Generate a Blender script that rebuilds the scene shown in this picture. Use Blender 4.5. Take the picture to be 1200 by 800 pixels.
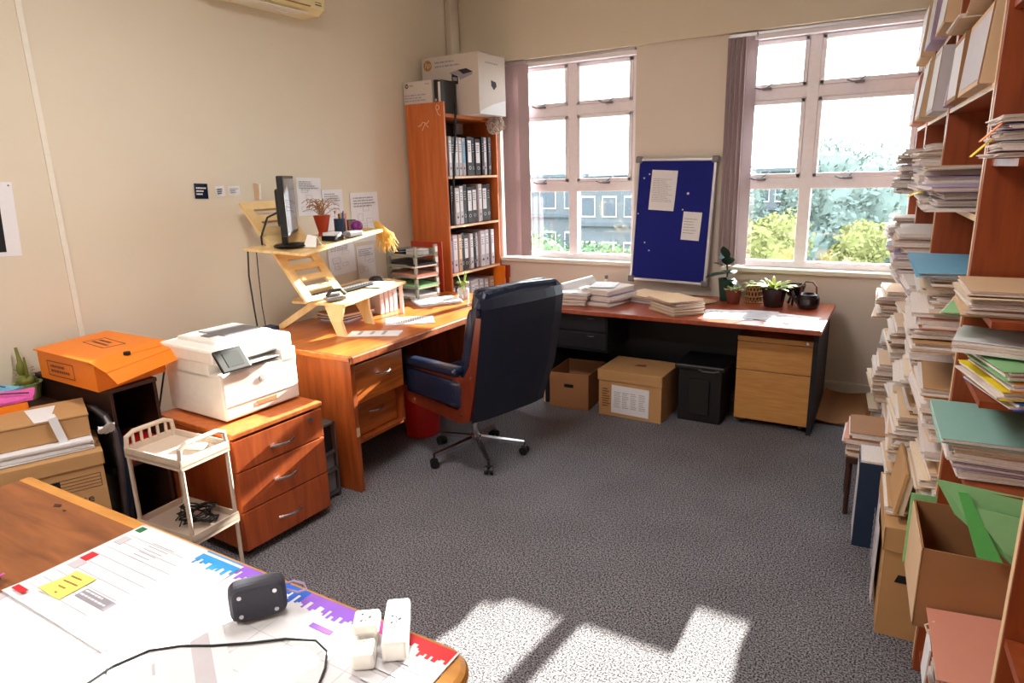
import bpy, bmesh, math, random
from mathutils import Vector, Matrix
R = math.radians
for o in list(bpy.data.objects): bpy.data.objects.remove(o)
scn = bpy.context.scene
COL = scn.collection

# ------------------------------------------------------------------ camera
F, YAW, PITCH, ROLL, CAMH = 770.78, .535959, .248607, -.0278578, 1.65
fw = Vector((-math.sin(YAW)*math.cos(PITCH), math.cos(YAW)*math.cos(PITCH), -math.sin(PITCH)))
rt = Vector((math.cos(YAW), math.sin(YAW), 0)); up = rt.cross(fw)
r2 = rt*math.cos(ROLL)+up*math.sin(ROLL); u2 = -rt*math.sin(ROLL)+up*math.cos(ROLL)
cd = bpy.data.cameras.new('camera'); cam = bpy.data.objects.new('camera', cd); COL.objects.link(cam)
cam.matrix_world = Matrix(((r2.x, u2.x, -fw.x, 0), (r2.y, u2.y, -fw.y, 0), (r2.z, u2.z, -fw.z, CAMH), (0, 0, 0, 1)))
cd.sensor_fit = 'HORIZONTAL'; cd.sensor_width = 36; cd.lens = F/1200*36; cd.clip_start = .05; cd.clip_end = 400
scn.camera = cam
# ------------------------------------------------------------------ light
scn.view_settings.view_transform = 'Standard'; scn.view_settings.look = 'None'
scn.view_settings.gamma = 1; scn.view_settings.use_curve_mapping = False
scn.view_settings.exposure = 0.0
w = bpy.data.worlds.new('world'); scn.world = w; w.use_nodes = True
bg = w.node_tree.nodes['Background']; bg.inputs[0].default_value = (.90, .95, 1, 1); bg.inputs[1].default_value = 11.0
sd = bpy.data.lights.new('sun', 'SUN'); sd.energy = 64; sd.angle = R(.6); sd.color = (1, .94, .84)
sun = bpy.data.objects.new('sun', sd); COL.objects.link(sun); sun.location = (1, 12, 6)
sun.rotation_euler = Vector((-.095, -1, -.335)).to_track_quat('-Z', 'Y').to_euler()
FILL_LAMP = 45  # strength of the added ceiling fill

# ------------------------------------------------------------------ materials
def ntree(name):
    m = bpy.data.materials.new(name); m.use_nodes = True
    return m, m.node_tree, m.node_tree.nodes['Principled BSDF']
def srgb(c):
    return tuple(((v/255)/12.92 if v/255 <= .04045 else ((v/255+.055)/1.055)**2.4) for v in c)+(1,)
def mat(name, c, rough=.6, metal=0, var=.08, scale=30, bump=0, spec=None, emit=0, alpha=None, trans=0):
    m, t, b = ntree(name); c = srgb(c)
    b.inputs['Roughness'].default_value = rough; b.inputs['Metallic'].default_value = metal
    if spec is not None: b.inputs['Specular IOR Level'].default_value = spec
    tc = t.nodes.new('ShaderNodeTexCoord'); n = t.nodes.new('ShaderNodeTexNoise'); n.inputs['Scale'].default_value = scale
    n.inputs['Detail'].default_value = 4
    t.links.new(tc.outputs['Object'], n.inputs['Vector'])
    mx = t.nodes.new('ShaderNodeMix'); mx.data_type = 'RGBA'
    mx.inputs['A'].default_value = tuple(v*(1-var) for v in c[:3])+(1,)
    mx.inputs['B'].default_value = tuple(min(1, v*(1+var)) for v in c[:3])+(1,)
    t.links.new(n.outputs['Fac'], mx.inputs['Factor']); t.links.new(mx.outputs['Result'], b.inputs['Base Color'])
    if bump:
        bp = t.nodes.new('ShaderNodeBump'); bp.inputs['Strength'].default_value = bump; bp.inputs['Distance'].default_value = .01
        t.links.new(n.outputs['Fac'], bp.inputs['Height']); t.links.new(bp.outputs['Normal'], b.inputs['Normal'])
    if trans: b.inputs['Transmission Weight'].default_value = trans
    if emit:
        b.inputs['Emission Color'].default_value = c; b.inputs['Emission Strength'].default_value = emit
    return m
def wood(name, c1, c2, rough=.35, sc=(3, 40, 40), rot=0):
    m, t, b = ntree(name); c1 = srgb(c1); c2 = srgb(c2)
    tc = t.nodes.new('ShaderNodeTexCoord'); mp = t.nodes.new('ShaderNodeMapping'); mp.inputs['Scale'].default_value = sc
    n = t.nodes.new('ShaderNodeTexNoise'); n.inputs['Scale'].default_value = 1.0; n.inputs['Detail'].default_value = 6; n.inputs['Distortion'].default_value = .6
    cr = t.nodes.new('ShaderNodeValToRGB'); cr.color_ramp.elements[0].position = .3; cr.color_ramp.elements[1].position = .7
    cr.color_ramp.elements[0].color = c1; cr.color_ramp.elements[1].color = c2
    t.links.new(tc.outputs['Object'], mp.inputs['Vector']); t.links.new(mp.outputs['Vector'], n.inputs['Vector'])
    t.links.new(n.outputs['Fac'], cr.inputs['Fac']); t.links.new(cr.outputs['Color'], b.inputs['Base Color'])
    b.inputs['Roughness'].default_value = rough
    return m
def carpet_mat():
    m, t, b = ntree('carpet')
    tc = t.nodes.new('ShaderNodeTexCoord')
    n = t.nodes.new('ShaderNodeTexNoise'); n.inputs['Scale'].default_value = 150; n.inputs['Detail'].default_value = 2
    n2 = t.nodes.new('ShaderNodeTexNoise'); n2.inputs['Scale'].default_value = 3; n2.inputs['Detail'].default_value = 3
    cr = t.nodes.new('ShaderNodeValToRGB')
    cr.color_ramp.elements[0].position = .38; cr.color_ramp.elements[0].color = srgb((48, 47, 52))
    cr.color_ramp.elements[1].position = .64; cr.color_ramp.elements[1].color = srgb((160, 156, 162))
    mx = t.nodes.new('ShaderNodeMix'); mx.data_type = 'RGBA'; mx.blend_type = 'MULTIPLY'; mx.inputs['Factor'].default_value = .35
    t.links.new(tc.outputs['Object'], n.inputs['Vector']); t.links.new(tc.outputs['Object'], n2.inputs['Vector'])
    t.links.new(n.outputs['Fac'], cr.inputs['Fac']); t.links.new(cr.outputs['Color'], mx.inputs['A']); t.links.new(n2.outputs['Fac'], mx.inputs['B'])
    t.links.new(mx.outputs['Result'], b.inputs['Base Color']); b.inputs['Roughness'].default_value = .95
    b.inputs['Specular IOR Level'].default_value = .1
    bp = t.nodes.new('ShaderNodeBump'); bp.inputs['Strength'].default_value = .35; bp.inputs['Distance'].default_value = .004
    t.links.new(n.outputs['Fac'], bp.inputs['Height']); t.links.new(bp.outputs['Normal'], b.inputs['Normal'])
    return m
def glass_mat():
    m = bpy.data.materials.new('window_glass'); m.use_nodes = True; t = m.node_tree
    for n in list(t.nodes): t.nodes.remove(n)
    o = t.nodes.new('ShaderNodeOutputMaterial'); tr = t.nodes.new('ShaderNodeBsdfTransparent'); gl = t.nodes.new('ShaderNodeBsdfGlossy')
    gl.inputs['Roughness'].default_value = .03; tr.inputs[0].default_value = (.96, .98, .97, 1)
    mx = t.nodes.new('ShaderNodeMixShader'); mx.inputs[0].default_value = .05
    t.links.new(tr.outputs[0], mx.inputs[1]); t.links.new(gl.outputs[0], mx.inputs[2]); t.links.new(mx.outputs[0], o.inputs[0])
    return m
M = dict(
 wall=mat('painted_plaster', (214, 203, 184), .85, var=.03, scale=4, bump=.04),
 wallb=mat('painted_plaster_back', (220, 208, 196), .85, var=.03, scale=4, bump=.04),
 ceil=mat('ceiling_paint', (230, 226, 216), .9), trimw=mat('white_gloss_paint', (225, 218, 205), .45),
 frame=mat('white_aluminium', (244, 238, 246), .4), glass=glass_mat(), carpet=carpet_mat(),
 orange=wood('orange_veneer', (176, 88, 38), (200, 112, 56), .35, (30, 30, 2.5)),
 cherry=wood('cherry_veneer', (150, 66, 28), (180, 88, 42), .32, (30, 30, 3)),
 cherrytop=wood('cherry_top', (142, 62, 34), (168, 80, 48), .28, (30, 3, 30)),
 desk=wood('teak_desk', (150, 74, 24), (198, 110, 46), .3, (28, 3, 28)),
 desks=wood('teak_side', (120, 54, 20), (170, 84, 34), .4, (20, 20, 3)),
 near=wood('worn_teak', (112, 62, 30), (156, 92, 48), .45, (4, 26, 26)),
 nearedge=wood('desk_edge', (190, 126, 52), (214, 150, 72), .35, (3, 30, 30)),
 shelfw=wood('bookcase_cherry', (128, 56, 26), (158, 76, 36), .42, (30, 30, 3)),
 shelfe=mat('pale_shelf_edge', (226, 190, 150), .5), ply=wood('birch_ply', (214, 176, 118), (232, 202, 150), .5, (25, 4, 4)),
 oak=wood('oak_veneer', (186, 128, 66), (204, 148, 84), .45, (6, 40, 60)),
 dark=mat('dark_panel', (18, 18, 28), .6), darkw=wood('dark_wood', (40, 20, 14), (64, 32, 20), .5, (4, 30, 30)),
 kraft=mat('kraft_card', (184, 140, 92), .8, var=.08, scale=12), kraft2=mat('pale_buff_card', (212, 178, 142), .8, var=.08, scale=12),
 kraft3=mat('brown_card', (160, 112, 72), .8, var=.1, scale=12), pages=mat('white_pages', (222, 210, 204), .85, var=.16, scale=120),
 pagesb=mat('cream_pages', (226, 205, 178), .85, var=.12, scale=90), paper=mat('white_paper', (224, 223, 227), .8, var=.02),
 paperg=mat('grey_paper', (196, 190, 196), .85, var=.06), blue=mat('blue_card', (110, 168, 200), .6), teal=mat('teal_card', (142, 186, 176), .6, var=.05),
 green=mat('green_card', (140, 196, 136), .6, var=.06), green2=mat('bright_green_card', (96, 190, 100), .55), yellow=mat('yellow_card', (236, 214, 40), .6),
 pink=mat('pink_card', (206, 138, 118), .7, var=.05), orangec=mat('orange_card', (240, 130, 20), .5, var=.05, scale=8),
 lilac=mat('lilac_card', (170, 150, 182), .7), black=mat('black_plastic', (14, 14, 18), .45), blackm=mat('matt_black', (14, 14, 16), .8),
 navy=mat('navy_leather', (22, 32, 54), .26, var=.25, scale=14, bump=.25), navyb=mat('navy_back_leather', (17, 25, 46), .45, var=.2, scale=9, bump=.15),
 chairw=wood('rosewood', (82, 30, 18), (116, 46, 28), .3, (20, 20, 4)), chrome=mat('brushed_steel', (190, 190, 196), .25, 1),
 chromed=mat('dull_steel', (120, 118, 124), .4, .8), white=mat('white_plastic', (236, 232, 226), .4), offw=mat('cream_plastic', (222, 206, 176), .45),
 trolley=mat('aged_white_plastic', (198, 180, 164), .5), screen=mat('dark_screen', (70, 72, 82), .12), grey=mat('grey_plastic', (110, 108, 112), .5),
 traym=mat('grey_green_plastic', (140, 142, 128), .5), lgrey=mat('light_grey_plastic', (182, 182, 180), .5), felt=mat('blue_felt', (14, 26, 120), .95, var=.06, scale=200), alu=mat('aluminium', (196, 194, 200), .35, .6),
 blind=mat('mauve_fabric', (176, 156, 160), .9, var=.06, scale=60), red=mat('red_plastic', (176, 22, 22), .45), redcer=mat('red_ceramic', (168, 52, 24), .4),
 terracotta=mat('brown_pot', (110, 50, 36), .5), blackpot=mat('black_glazed_pot', (34, 24, 26), .25), leafd=mat('dark_leaf', (20, 52, 38), .65, var=.2),
 leafg=mat('green_leaf', (120, 150, 60), .5, var=.25), leafy=mat('yellow_green_leaf', (176, 192, 96), .5, var=.2), leafv=mat('pale_leaf', (160, 176, 120), .55),
 cactus=mat('cactus_green', (110, 112, 40), .6, var=.3), cane=mat('woven_cane', (166, 120, 74), .6), dry=mat('dried_stems', (176, 136, 100), .8, var=.2),
 dryy=mat('dried_yellow_grass', (226, 184, 96), .8, var=.2), purple=mat('purple_foil', (110, 24, 110), .35), magenta=mat('magenta_fabric', (214, 90, 170), .7, var=.3, scale=80),
 bluecloth=mat('light_blue_fabric', (120, 178, 214), .7, var=.2, scale=60), sticky=mat('sticky_yellow', (232, 222, 110), .7), inkred=mat('red_ink', (208, 30, 40), .6),
 inkblue=mat('blue_ink', (20, 92, 200), .6), inkcy=mat('cyan_ink', (40, 150, 220), .6), inkpur=mat('purple_ink', (150, 96, 214), .6), inkmag=mat('magenta_ink', (226, 80, 170), .6),
 inkgrey=mat('grey_ink', (150, 146, 158), .7), ink=mat('black_ink', (44, 42, 48), .8), inkgreen=mat('green_ink', (30, 110, 70), .6), inktxt=mat('faint_text_ink', (160, 156, 162), .8),
 gold=mat('bronze_ink', (176, 120, 40), .5), binder=mat('black_binder', (22, 22, 30), .45), binderw=mat('white_binder', (188, 182, 188), .55), binderb=mat('blue_binder', (20, 52, 140), .5),
 binderbr=mat('beige_binder', (176, 148, 132), .6), boxw=mat('printed_white_card', (200, 188, 180), .7, var=.03), clear=mat('clear_plastic', (220, 222, 226), .15, trans=.85),
 speaker=mat('charcoal_fabric', (46, 46, 58), .6, var=.35, scale=700, bump=.3), denim=mat('dark_blue_plastic', (20, 40, 66), .5),
 acc=mat('cream_ac_plastic', (232, 216, 166), .45, var=.02), bark=mat('bark', (92, 80, 64), .9), ground=mat('grass_ground', (62, 76, 46), .95, var=.2, scale=.6),
 tree1=mat('tree_teal_foliage', (82, 98, 94), .9, var=.35, scale=2), tree2=mat('tree_yellow_foliage', (104, 108, 62), .9, var=.3, scale=2),  # haze outdoors is mixed into the foliage colours
 tree3=mat('tree_green_foliage', (80, 104, 72), .9, var=.35, scale=2), bldg=mat('pale_render', (84, 92, 98), .9, var=.06), bldgw=mat('building_window', (52, 66, 78), .4),
 roof=mat('grey_roof', (70, 80, 88), .8), fillglow=mat('fill_diffuser', (255, 250, 240), .5, emit=3), dfloral=mat('dark_floral_fabric', (30, 36, 32), .8, var=.9, scale=60))  # emissive material is the glowing face of the added fill lights

# ------------------------------------------------------------------ mesh builder
class MB:
    def __init__(s): s.v = []; s.f = []; s.sm = []
    def add(s, vs, fs, smooth=False, T=None):
        b = len(s.v)
        for p in vs:
            p = Vector(p); s.v.append(T @ p if T is not None else p)
        for f in fs: s.f.append([i+b for i in f]); s.sm.append(smooth)
        return s
    def box(s, x0, x1, y0, y1, z0, z1, bev=0, T=None):
        x0, x1 = min(x0, x1), max(x0, x1); y0, y1 = min(y0, y1), max(y0, y1); z0, z1 = min(z0, z1), max(z0, z1)
        bev = min(bev, (x1-x0)*.49, (y1-y0)*.49, (z1-z0)*.49)
        if bev <= 0:
            vs = [(x, y, z) for x in (x0, x1) for y in (y0, y1) for z in (z0, z1)]
            return s.add(vs, [(0, 1, 3, 2), (4, 6, 7, 5), (0, 4, 5, 1), (2, 3, 7, 6), (0, 2, 6, 4), (1, 5, 7, 3)], False, T)
        bm = bmesh.new(); bmesh.ops.create_cube(bm, size=1)
        for v in bm.verts: v.co = Vector(((x0+x1)/2+v.co.x*(x1-x0), (y0+y1)/2+v.co.y*(y1-y0), (z0+z1)/2+v.co.z*(z1-z0)))
        bmesh.ops.bevel(bm, geom=list(bm.edges), offset=bev, segments=3 if bev > .012 else 2, affect='EDGES', profile=.5)
        bm.verts.index_update()
        s.add([v.co.copy() for v in bm.verts], [[v.index for v in f.verts] for f in bm.faces], bev > .008, T); bm.free()
        return s
    def cyl(s, p0, p1, r0, r1=None, n=12, T=None, caps=True):
        r1 = r0 if r1 is None else r1; p0 = Vector(p0); p1 = Vector(p1); d = (p1-p0)
        q = d.to_track_quat('Z', 'Y').to_matrix()
        vs = []
        for p, r in ((p0, r0), (p1, r1)):
            for i in range(n):
                a = 2*math.pi*i/n; vs.append(p+q@Vector((math.cos(a)*r, math.sin(a)*r, 0)))
        s.add(vs, [(i, (i+1) % n, n+(i+1) % n, n+i) for i in range(n)], True, T)
        if caps: s.add(vs, [list(range(n))[::-1], list(range(n, 2*n))], False, T)
        return s
    def tube(s, pts, r, n=8, T=None, closed=False):
        pts = [Vector(p) for p in pts]; N = len(pts); vs = []; prev = None
        for i, p in enumerate(pts):
            a = pts[(i-1) % N] if closed else pts[max(i-1, 0)]; b = pts[(i+1) % N] if closed else pts[min(i+1, N-1)]
            d = (b-a).normalized()
            if prev is None:
                u = d.orthogonal().normalized()
            else:
                u = (prev-d*prev.dot(d)).normalized()
            prev = u; w_ = d.cross(u); rr = r[i] if isinstance(r, (list, tuple)) else r
            for k in range(n):
                t = 2*math.pi*k/n; vs.append(p+u*math.cos(t)*rr+w_*math.sin(t)*rr)
        fs = []
        for i in range(N if closed else N-1):
            j = (i+1) % N
            for k in range(n): fs.append((i*n+k, i*n+(k+1) % n, j*n+(k+1) % n, j*n+k))
        s.add(vs, fs, True, T)
        if not closed: s.add(vs, [list(range(n))[::-1], list(range((N-1)*n, N*n))], False, T)
        return s
    def lathe(s, prof, c=(0, 0, 0), n=20, T=None):
        vs = []
        for r, z in prof:
            for i in range(n):
                a = 2*math.pi*i/n; vs.append((c[0]+r*math.cos(a), c[1]+r*math.sin(a), c[2]+z))
        fs = [(j*n+i, j*n+(i+1) % n, (j+1)*n+(i+1) % n, (j+1)*n+i) for j in range(len(prof)-1) for i in range(n)]
        return s.add(vs, fs, True, T)
    def prism(s, poly, z0, z1, T=None):
        n = len(poly); vs = [(p[0], p[1], z0) for p in poly]+[(p[0], p[1], z1) for p in poly]
        return s.add(vs, [list(range(n))[::-1], list(range(n, 2*n))]+[(i, (i+1) % n, n+(i+1) % n, n+i) for i in range(n)], False, T)
    def slab(s, pts, off, T=None):      # polygon of 3D points extruded by a vector
        n = len(pts); off = Vector(off); vs = [Vector(p) for p in pts]+[Vector(p)+off for p in pts]
        return s.add(vs, [list(range(n)), list(range(n, 2*n))[::-1]]+[(i, n+i, n+(i+1) % n, (i+1) % n) for i in range(n)], False, T)
    def sheet(s, w, d, t, fn=None, nx=5, ny=5, T=None, smooth=True):   # warped thin slab, centred
        vs = []
        for k in (0, 1):
            for j in range(ny+1):
                for i in range(nx+1):
                    x = (i/nx-.5)*w; y = (j/ny-.5)*d; vs.append((x, y, (fn(x/w, y/d) if fn else 0)+k*t))
        W = nx+1; H = (nx+1)*(ny+1); fs = []
        for j in range(ny):
            for i in range(nx):
                a = j*W+i; fs.append((a, a+W, a+W+1, a+1)); fs.append((H+a, H+a+1, H+a+W+1, H+a+W))
        s.add(vs, fs, smooth, T); fs = []
        for i in range(nx):
            fs.append((i, i+1, H+i+1, H+i)); a = ny*W+i; fs.append((a+1, a, H+a, H+a+1))
        for j in range(ny):
            a = j*W; fs.append((a+W, a, H+a, H+a+W)); a = j*W+nx; fs.append((a, a+W, H+a+W, H+a))
        return s.add(vs, fs, False, T)
    def ball(s, c, r, sc=(1, 1, 1), n=12, T=None):
        prof = [(math.sin(math.pi*i/n)*r+1e-5, -math.cos(math.pi*i/n)*r) for i in range(n+1)]
        vs = []; m = n+4
        for rr, z in prof:
            for i in range(m):
                a = 2*math.pi*i/m; vs.append((c[0]+rr*math.cos(a)*sc[0], c[1]+rr*math.sin(a)*sc[1], c[2]+z*sc[2]))
        return s.add(vs, [(j*m+i, j*m+(i+1) % m, (j+1)*m+(i+1) % m, (j+1)*m+i) for j in range(n) for i in range(m)], True, T)
    def build(s, name, m, parent=None, loc=None):
        me = bpy.data.meshes.new(name); me.from_pydata([tuple(v) for v in s.v], [], s.f); me.validate(); me.update()
        bm = bmesh.new(); bm.from_mesh(me); bmesh.ops.remove_doubles(bm, verts=bm.verts, dist=1e-6) if len(bm.verts) < 30000 else None
        bmesh.ops.recalc_face_normals(bm, faces=bm.faces); bm.to_mesh(me); bm.free()
        me.materials.append(m if not isinstance(m, str) else M[m])
        o = bpy.data.objects.new(name, me); COL.objects.link(o)
        if parent is not None: o.parent = parent
        if loc is not None: o.location = loc
        return o
def box(*a, **k): return MB().box(*a, **k)
def tag(o, label=None, cat=None, group=None, kind=None):
    if label: o['label'] = label
    if cat: o['category'] = cat
    if group: o['group'] = group
    if kind: o['kind'] = kind
    return o
def thing(name, label, cat, loc=(0, 0, 0), rz=0, group=None):
    o = bpy.data.objects.new(name, None); COL.objects.link(o); o.location = loc; o.rotation_euler = (0, 0, rz); o.empty_display_size = .05
    return tag(o, label, cat, group)
def struct(o): o['kind'] = 'structure'; return o
def kids(o): return [c for c in bpy.data.objects if c.parent == o]
def copy_tree(o, parent=None):
    c = o.copy(); COL.objects.link(c)
    if parent is not None: c.parent = parent
    for ch in kids(o): copy_tree(ch, c)
    return c
def TR(x, y, z, rz=0, rx=0, ry=0):
    return Matrix.Translation((x, y, z)) @ Matrix.Rotation(rz, 4, 'Z') @ Matrix.Rotation(ry, 4, 'Y') @ Matrix.Rotation(rx, 4, 'X')
def text(name, body, size, m, parent, T, italic=0, depth=.0004):
    cu = bpy.data.curves.new(name, 'FONT'); cu.body = body; cu.size = size; cu.extrude = depth; cu.align_x = 'CENTER'; cu.align_y = 'CENTER'; cu.shear = italic
    to = bpy.data.objects.new(name, cu); COL.objects.link(to)
    me = bpy.data.meshes.new_from_object(to.evaluated_get(bpy.context.evaluated_depsgraph_get()))
    bpy.data.objects.remove(to); me.materials.clear(); me.materials.append(M[m])
    o = bpy.data.objects.new(name, me); COL.objects.link(o); o.parent = parent; o.matrix_local = T
    return o
def lines(mb, x0, x1, y0, y1, rows, rng, z=0, T=None, h=.45, gap=.25):   # rows of broken word marks on the local xy plane
    dy = (y1-y0)/rows
    for r in range(rows):
        y = y1-(r+.5)*dy; x = x0; xe = x0+(x1-x0)*rng.uniform(.6, 1)
        while x < xe:
            wl = (x1-x0)*rng.uniform(.05, .18); mb.box(x, min(x+wl, xe), y-dy*h/2, y+dy*h/2, z, z+.0004, T=T); x += wl+(x1-x0)*.025
# plane transforms: local x,y lies on the named plane, local z is the outward normal
def PX(x, y, z): return Matrix(((0, 0, 1, x), (1, 0, 0, y), (0, 1, 0, z), (0, 0, 0, 1)))        # faces +x, local x = +y
def PYN(x, y, z): return Matrix(((1, 0, 0, x), (0, 0, -1, y), (0, 1, 0, z), (0, 0, 0, 1)))      # faces -y, local x = +x
def PXN(x, y, z): return Matrix(((0, 0, -1, x), (-1, 0, 0, y), (0, 1, 0, z), (0, 0, 0, 1)))     # faces -x, local x = -y

# ------------------------------------------------------------------ room
LX, BY, RX, NY, CH = -3.5, 5.1, .62, -1.6, 3.1
struct(box(LX-.15, RX+.15, NY-.15, BY+.3, -.12, 0).build('floor', 'carpet'))
struct(box(LX-.15, RX+.15, NY-.15, BY+.3, CH, CH+.12).build('ceiling', 'ceil'))
struct(box(LX-.15, LX, NY, BY+.28, 0, CH).build('wall_left', 'wall'))
struct(box(RX, RX+.15, NY, BY+.28, 0, CH).build('wall_right', 'wall'))
struct(box(LX, RX, NY-.15, NY, 0, CH).build('wall_rear', 'wall'))
W1 = (-3.09, -1.865); W2 = (-1.15, .06); WZ = (.93, 2.555); WT = .2
wb = MB()
xs = [LX, W1[0], W1[1], W2[0], W2[1], RX]
wb.box(LX, RX, BY, BY+WT, 0, WZ[0]); wb.box(LX, RX, BY, BY+WT, WZ[1], CH)
for a, b in ((0, 1), (2, 3), (4, 5)): wb.box(xs[a], xs[b], BY, BY+WT, WZ[0], WZ[1])
struct(wb.build('wall_back', 'wallb'))
struct(box(LX, RX, BY-.035, BY-.0005, WZ[1]+.005, CH, bev=.004).build('trim_1', 'wall'))      # lintel beam standing a little proud
struct(MB().box(-3.5, -3.492, 1.655, 1.68, .0, CH).build('trim_2', 'trimw'))                   # white conduit strip on the left wall
struct(MB().box(-3.499, -3.44, 4.93, 5.06, 2.0, CH, bev=.01).build('trim_3', 'wall'))        # boxed-in pipe in the corner
bb = MB().box(-.3, .1, BY-.018, BY-.0005, .02, .13, bev=.004); bb.box(-.42, RX, BY-.028, BY-.0005, .115, .135, bev=.003); bb.box(LX+.02, -.3, BY-.018, BY-.0005, 0, .1, bev=.004)
struct(bb.build('baseboard_back', 'trimw'))
struct(box(LX+.0005, LX+.018, NY, BY, 0, .09, bev=.004).build('baseboard_left', 'trimw'))

def window(n, x0, x1, xm, handles):
    root = thing('window_%d' % n, None, None, ((x0+x1)/2, BY+.1, 0)); struct(root); ox = (x0+x1)/2
    x0 -= ox; x1 -= ox; xm -= ox; z0, z1 = WZ; t = .05; fr = MB(); y0, y1 = -.03, .03
    fr.box(x0, x1, y0, y1, z0, z0+.05, bev=.006); fr.box(x0, x1, y0, y1, z1-.055, z1, bev=.006)
    fr.box(x0, x0+t, y0, y1, z0, z1, bev=.006); fr.box(x1-t, x1, y0, y1, z0, z1, bev=.006)
    fr.box(xm-.04, xm+.04, y0-.004, y1, z0+.03, z1-.03, bev=.006)
    T1, T2 = 1.535, 2.145
    for zt in (T1, T2): fr.box(x0+.03, x1-.03, y0-.003, y1, zt-.04, zt+.04, bev=.006)
    fr.build('window_frame', 'frame', root)
    zs = [(z0+.05, T1-.04, 0), (T1+.04, T2-.04, 1), (T2+.04, z1-.055, 1)]
    for (a, b) in ((x0+t, xm-.04), (xm+.04, x1-t)):
        for (c, d, sash) in zs:
            if sash:
                s_ = MB(); q = .028
                for bx in ((a, b, c, c+q), (a, b, d-q, d), (a, a+q, c, d), (b-q, b, c, d)): s_.box(bx[0], bx[1], y0-.012, .012, bx[2], bx[3], bev=.004)
                so = s_.build('sash', 'frame', root); so['kind'] = 'structure'
            MB().box(a, b, .012, .016, c, d).build('pane', 'glass', root)
    for (hx, hz) in handles:
        h = MB(); hx -= ox
        h.box(hx-.03, hx+.03, y0-.04, y0-.012, hz-.012, hz+.006, bev=.004)
        h.tube([(hx+.02, y0-.045, hz), (hx-.04, y0-.06, hz-.004), (hx-.075, y0-.065, hz+.01)], .006, 6)
        h.tube([(hx, y0-.03, hz+.004), (hx+.05, y0+.01, hz+.05)], .004, 6)
        h.build('latch_handle', 'chromed', root)
    sl = box(x0-.01, x1+.01, -.14, -.03, z0-.03, z0+.002, bev=.005).build('window_sill', 'trimw', root)
    MB().box(x0, x1, -.1, -.02, z1-.05, z1-.02, bev=.003).build('head_trim', 'frame', root)
    rail = MB().box(x0+.01, x1-.01, -.11, -.075, z1-.022, z1-.001, bev=.003); rail.build('blind_track', 'alu', root)
    return root
window(1, W1[0], W1[1], -2.43, [(-2.70, 2.185), (-2.1, 2.185), (-2.70, 1.57), (-2.12, 1.57)])
window(2, W2[0], W2[1], -.625, [(-.92, 2.185), (-.34, 2.185), (-.92, 1.57), (-.36, 1.57)])

def blind(x0, x1, n, label, skew):
    root = thing('vertical_blind', label, 'blind', ((x0+x1)/2, BY-.02, .95))
    for i in range(n):
        x = (i/(n-1)-.5)*(x1-x0); a = skew*(1 if i % 2 else .8)
        MB().box(-.045, .045, -.0012, .0012, 0, 1.575, T=TR(x, (i % 3)*.006, 0, a)).build('slat', 'blind', root)
    MB().tube([((x0-x1)/2-.03, .0, 1.58), ((x0-x1)/2-.035, .0, .6), ((x0-x1)/2-.03, 0, .2)], .003, 6).build('pull_cord', 'white', root)
    MB().box((x0-x1)/2-.03, (x1-x0)/2+.03, -.015, .015, 1.575, 1.6, bev=.003).build('head_rail', 'alu', root)
blind(-3.0, -2.84, 4, 'mauve fabric vertical blind bunched at the left of the window beside the bookcase', R(25))
blind(-1.15, -1.02, 9, 'mauve fabric vertical blind bunched between the blue pinboard and the right window', R(62))

# fill lights added out of view on the ceiling to brighten the interior
for i, (x, y) in enumerate(((-1.6, 1.6), (-1.6, -.5))):
    t = thing('ceiling_fill_light', ('added ceiling fill light over the middle of the room, out of view', 'added ceiling fill light at the rear of the room, out of view')[i], 'light', (x, y, CH))
    MB().box(-.6, .6, -.15, .15, -.05, 0, bev=.01).build('housing', 'white', t)
    MB().box(-.57, .57, -.12, .12, -.06, -.051, bev=.003).build('diffuser', 'fillglow', t)
    ld = bpy.data.lights.new('fill_area', 'AREA'); ld.shape = 'RECTANGLE'; ld.size = 1.1; ld.size_y = .24; ld.energy = FILL_LAMP; ld.color = (1, .96, .92)
    lo = bpy.data.objects.new('fill_area', ld); COL.objects.link(lo); lo.parent = t; lo.location = (0, 0, -.065)

# ------------------------------------------------------------------ outside
struct(box(-70, 60, 6, 120, -4.4, -4).build('ground', 'ground'))
def tree(name, label, x, y, z0, h, rad, m, seed, n=2600, leaf=.12):
    rng = random.Random(seed); t = thing(name, label, 'tree', (x, y, z0), 0, 'trees outside the windows')
    tk = MB(); tk.tube([(0, 0, 0), (.1, 0, h*.3), (-.05, .1, h*.6), (0, 0, h*.8)], [.22, .17, .12, .05], 8)
    for k in range(7):
        a = rng.uniform(0, 6.28); tk.tube([(0, 0, h*(.35+.05*k)), (math.cos(a)*rad*.6, math.sin(a)*rad*.6, h*(.5+.06*k))], [.08, .02], 6)
    tk.build('trunk', 'bark', t)
    lobes = [(rng.uniform(-.55, .55)*rad, rng.uniform(-.5, .5)*rad, h*rng.uniform(.45, .86), rad*rng.uniform(.35, .6)) for _ in range(12)]+[(0, 0, h*.7, rad*.7)]
    mb = MB(); vs = []; fs = []
    for i in range(n):
        lx, ly, lz, lr = rng.choice(lobes); d = Vector((rng.gauss(0, 1), rng.gauss(0, 1), rng.gauss(0, 1))).normalized()
        c = Vector((lx, ly, lz))+d*lr*rng.uniform(.75, 1.05); u = Vector((rng.gauss(0, 1), rng.gauss(0, 1), rng.gauss(0, 1))).normalized(); v = u.orthogonal().normalized()
        s_ = leaf*rng.uniform(.6, 1.5); b = len(vs)
        vs += [c-u*s_, c-v*s_*.6, c+u*s_, c+v*s_*.6]; fs.append((b, b+1, b+2, b+3))
    for lx, ly, lz, lr in lobes: mb.ball((lx, ly, lz), lr*.82, (1, 1, .9), 8)
    mb.add(vs, fs); mb.build('foliage', m, t)
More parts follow.
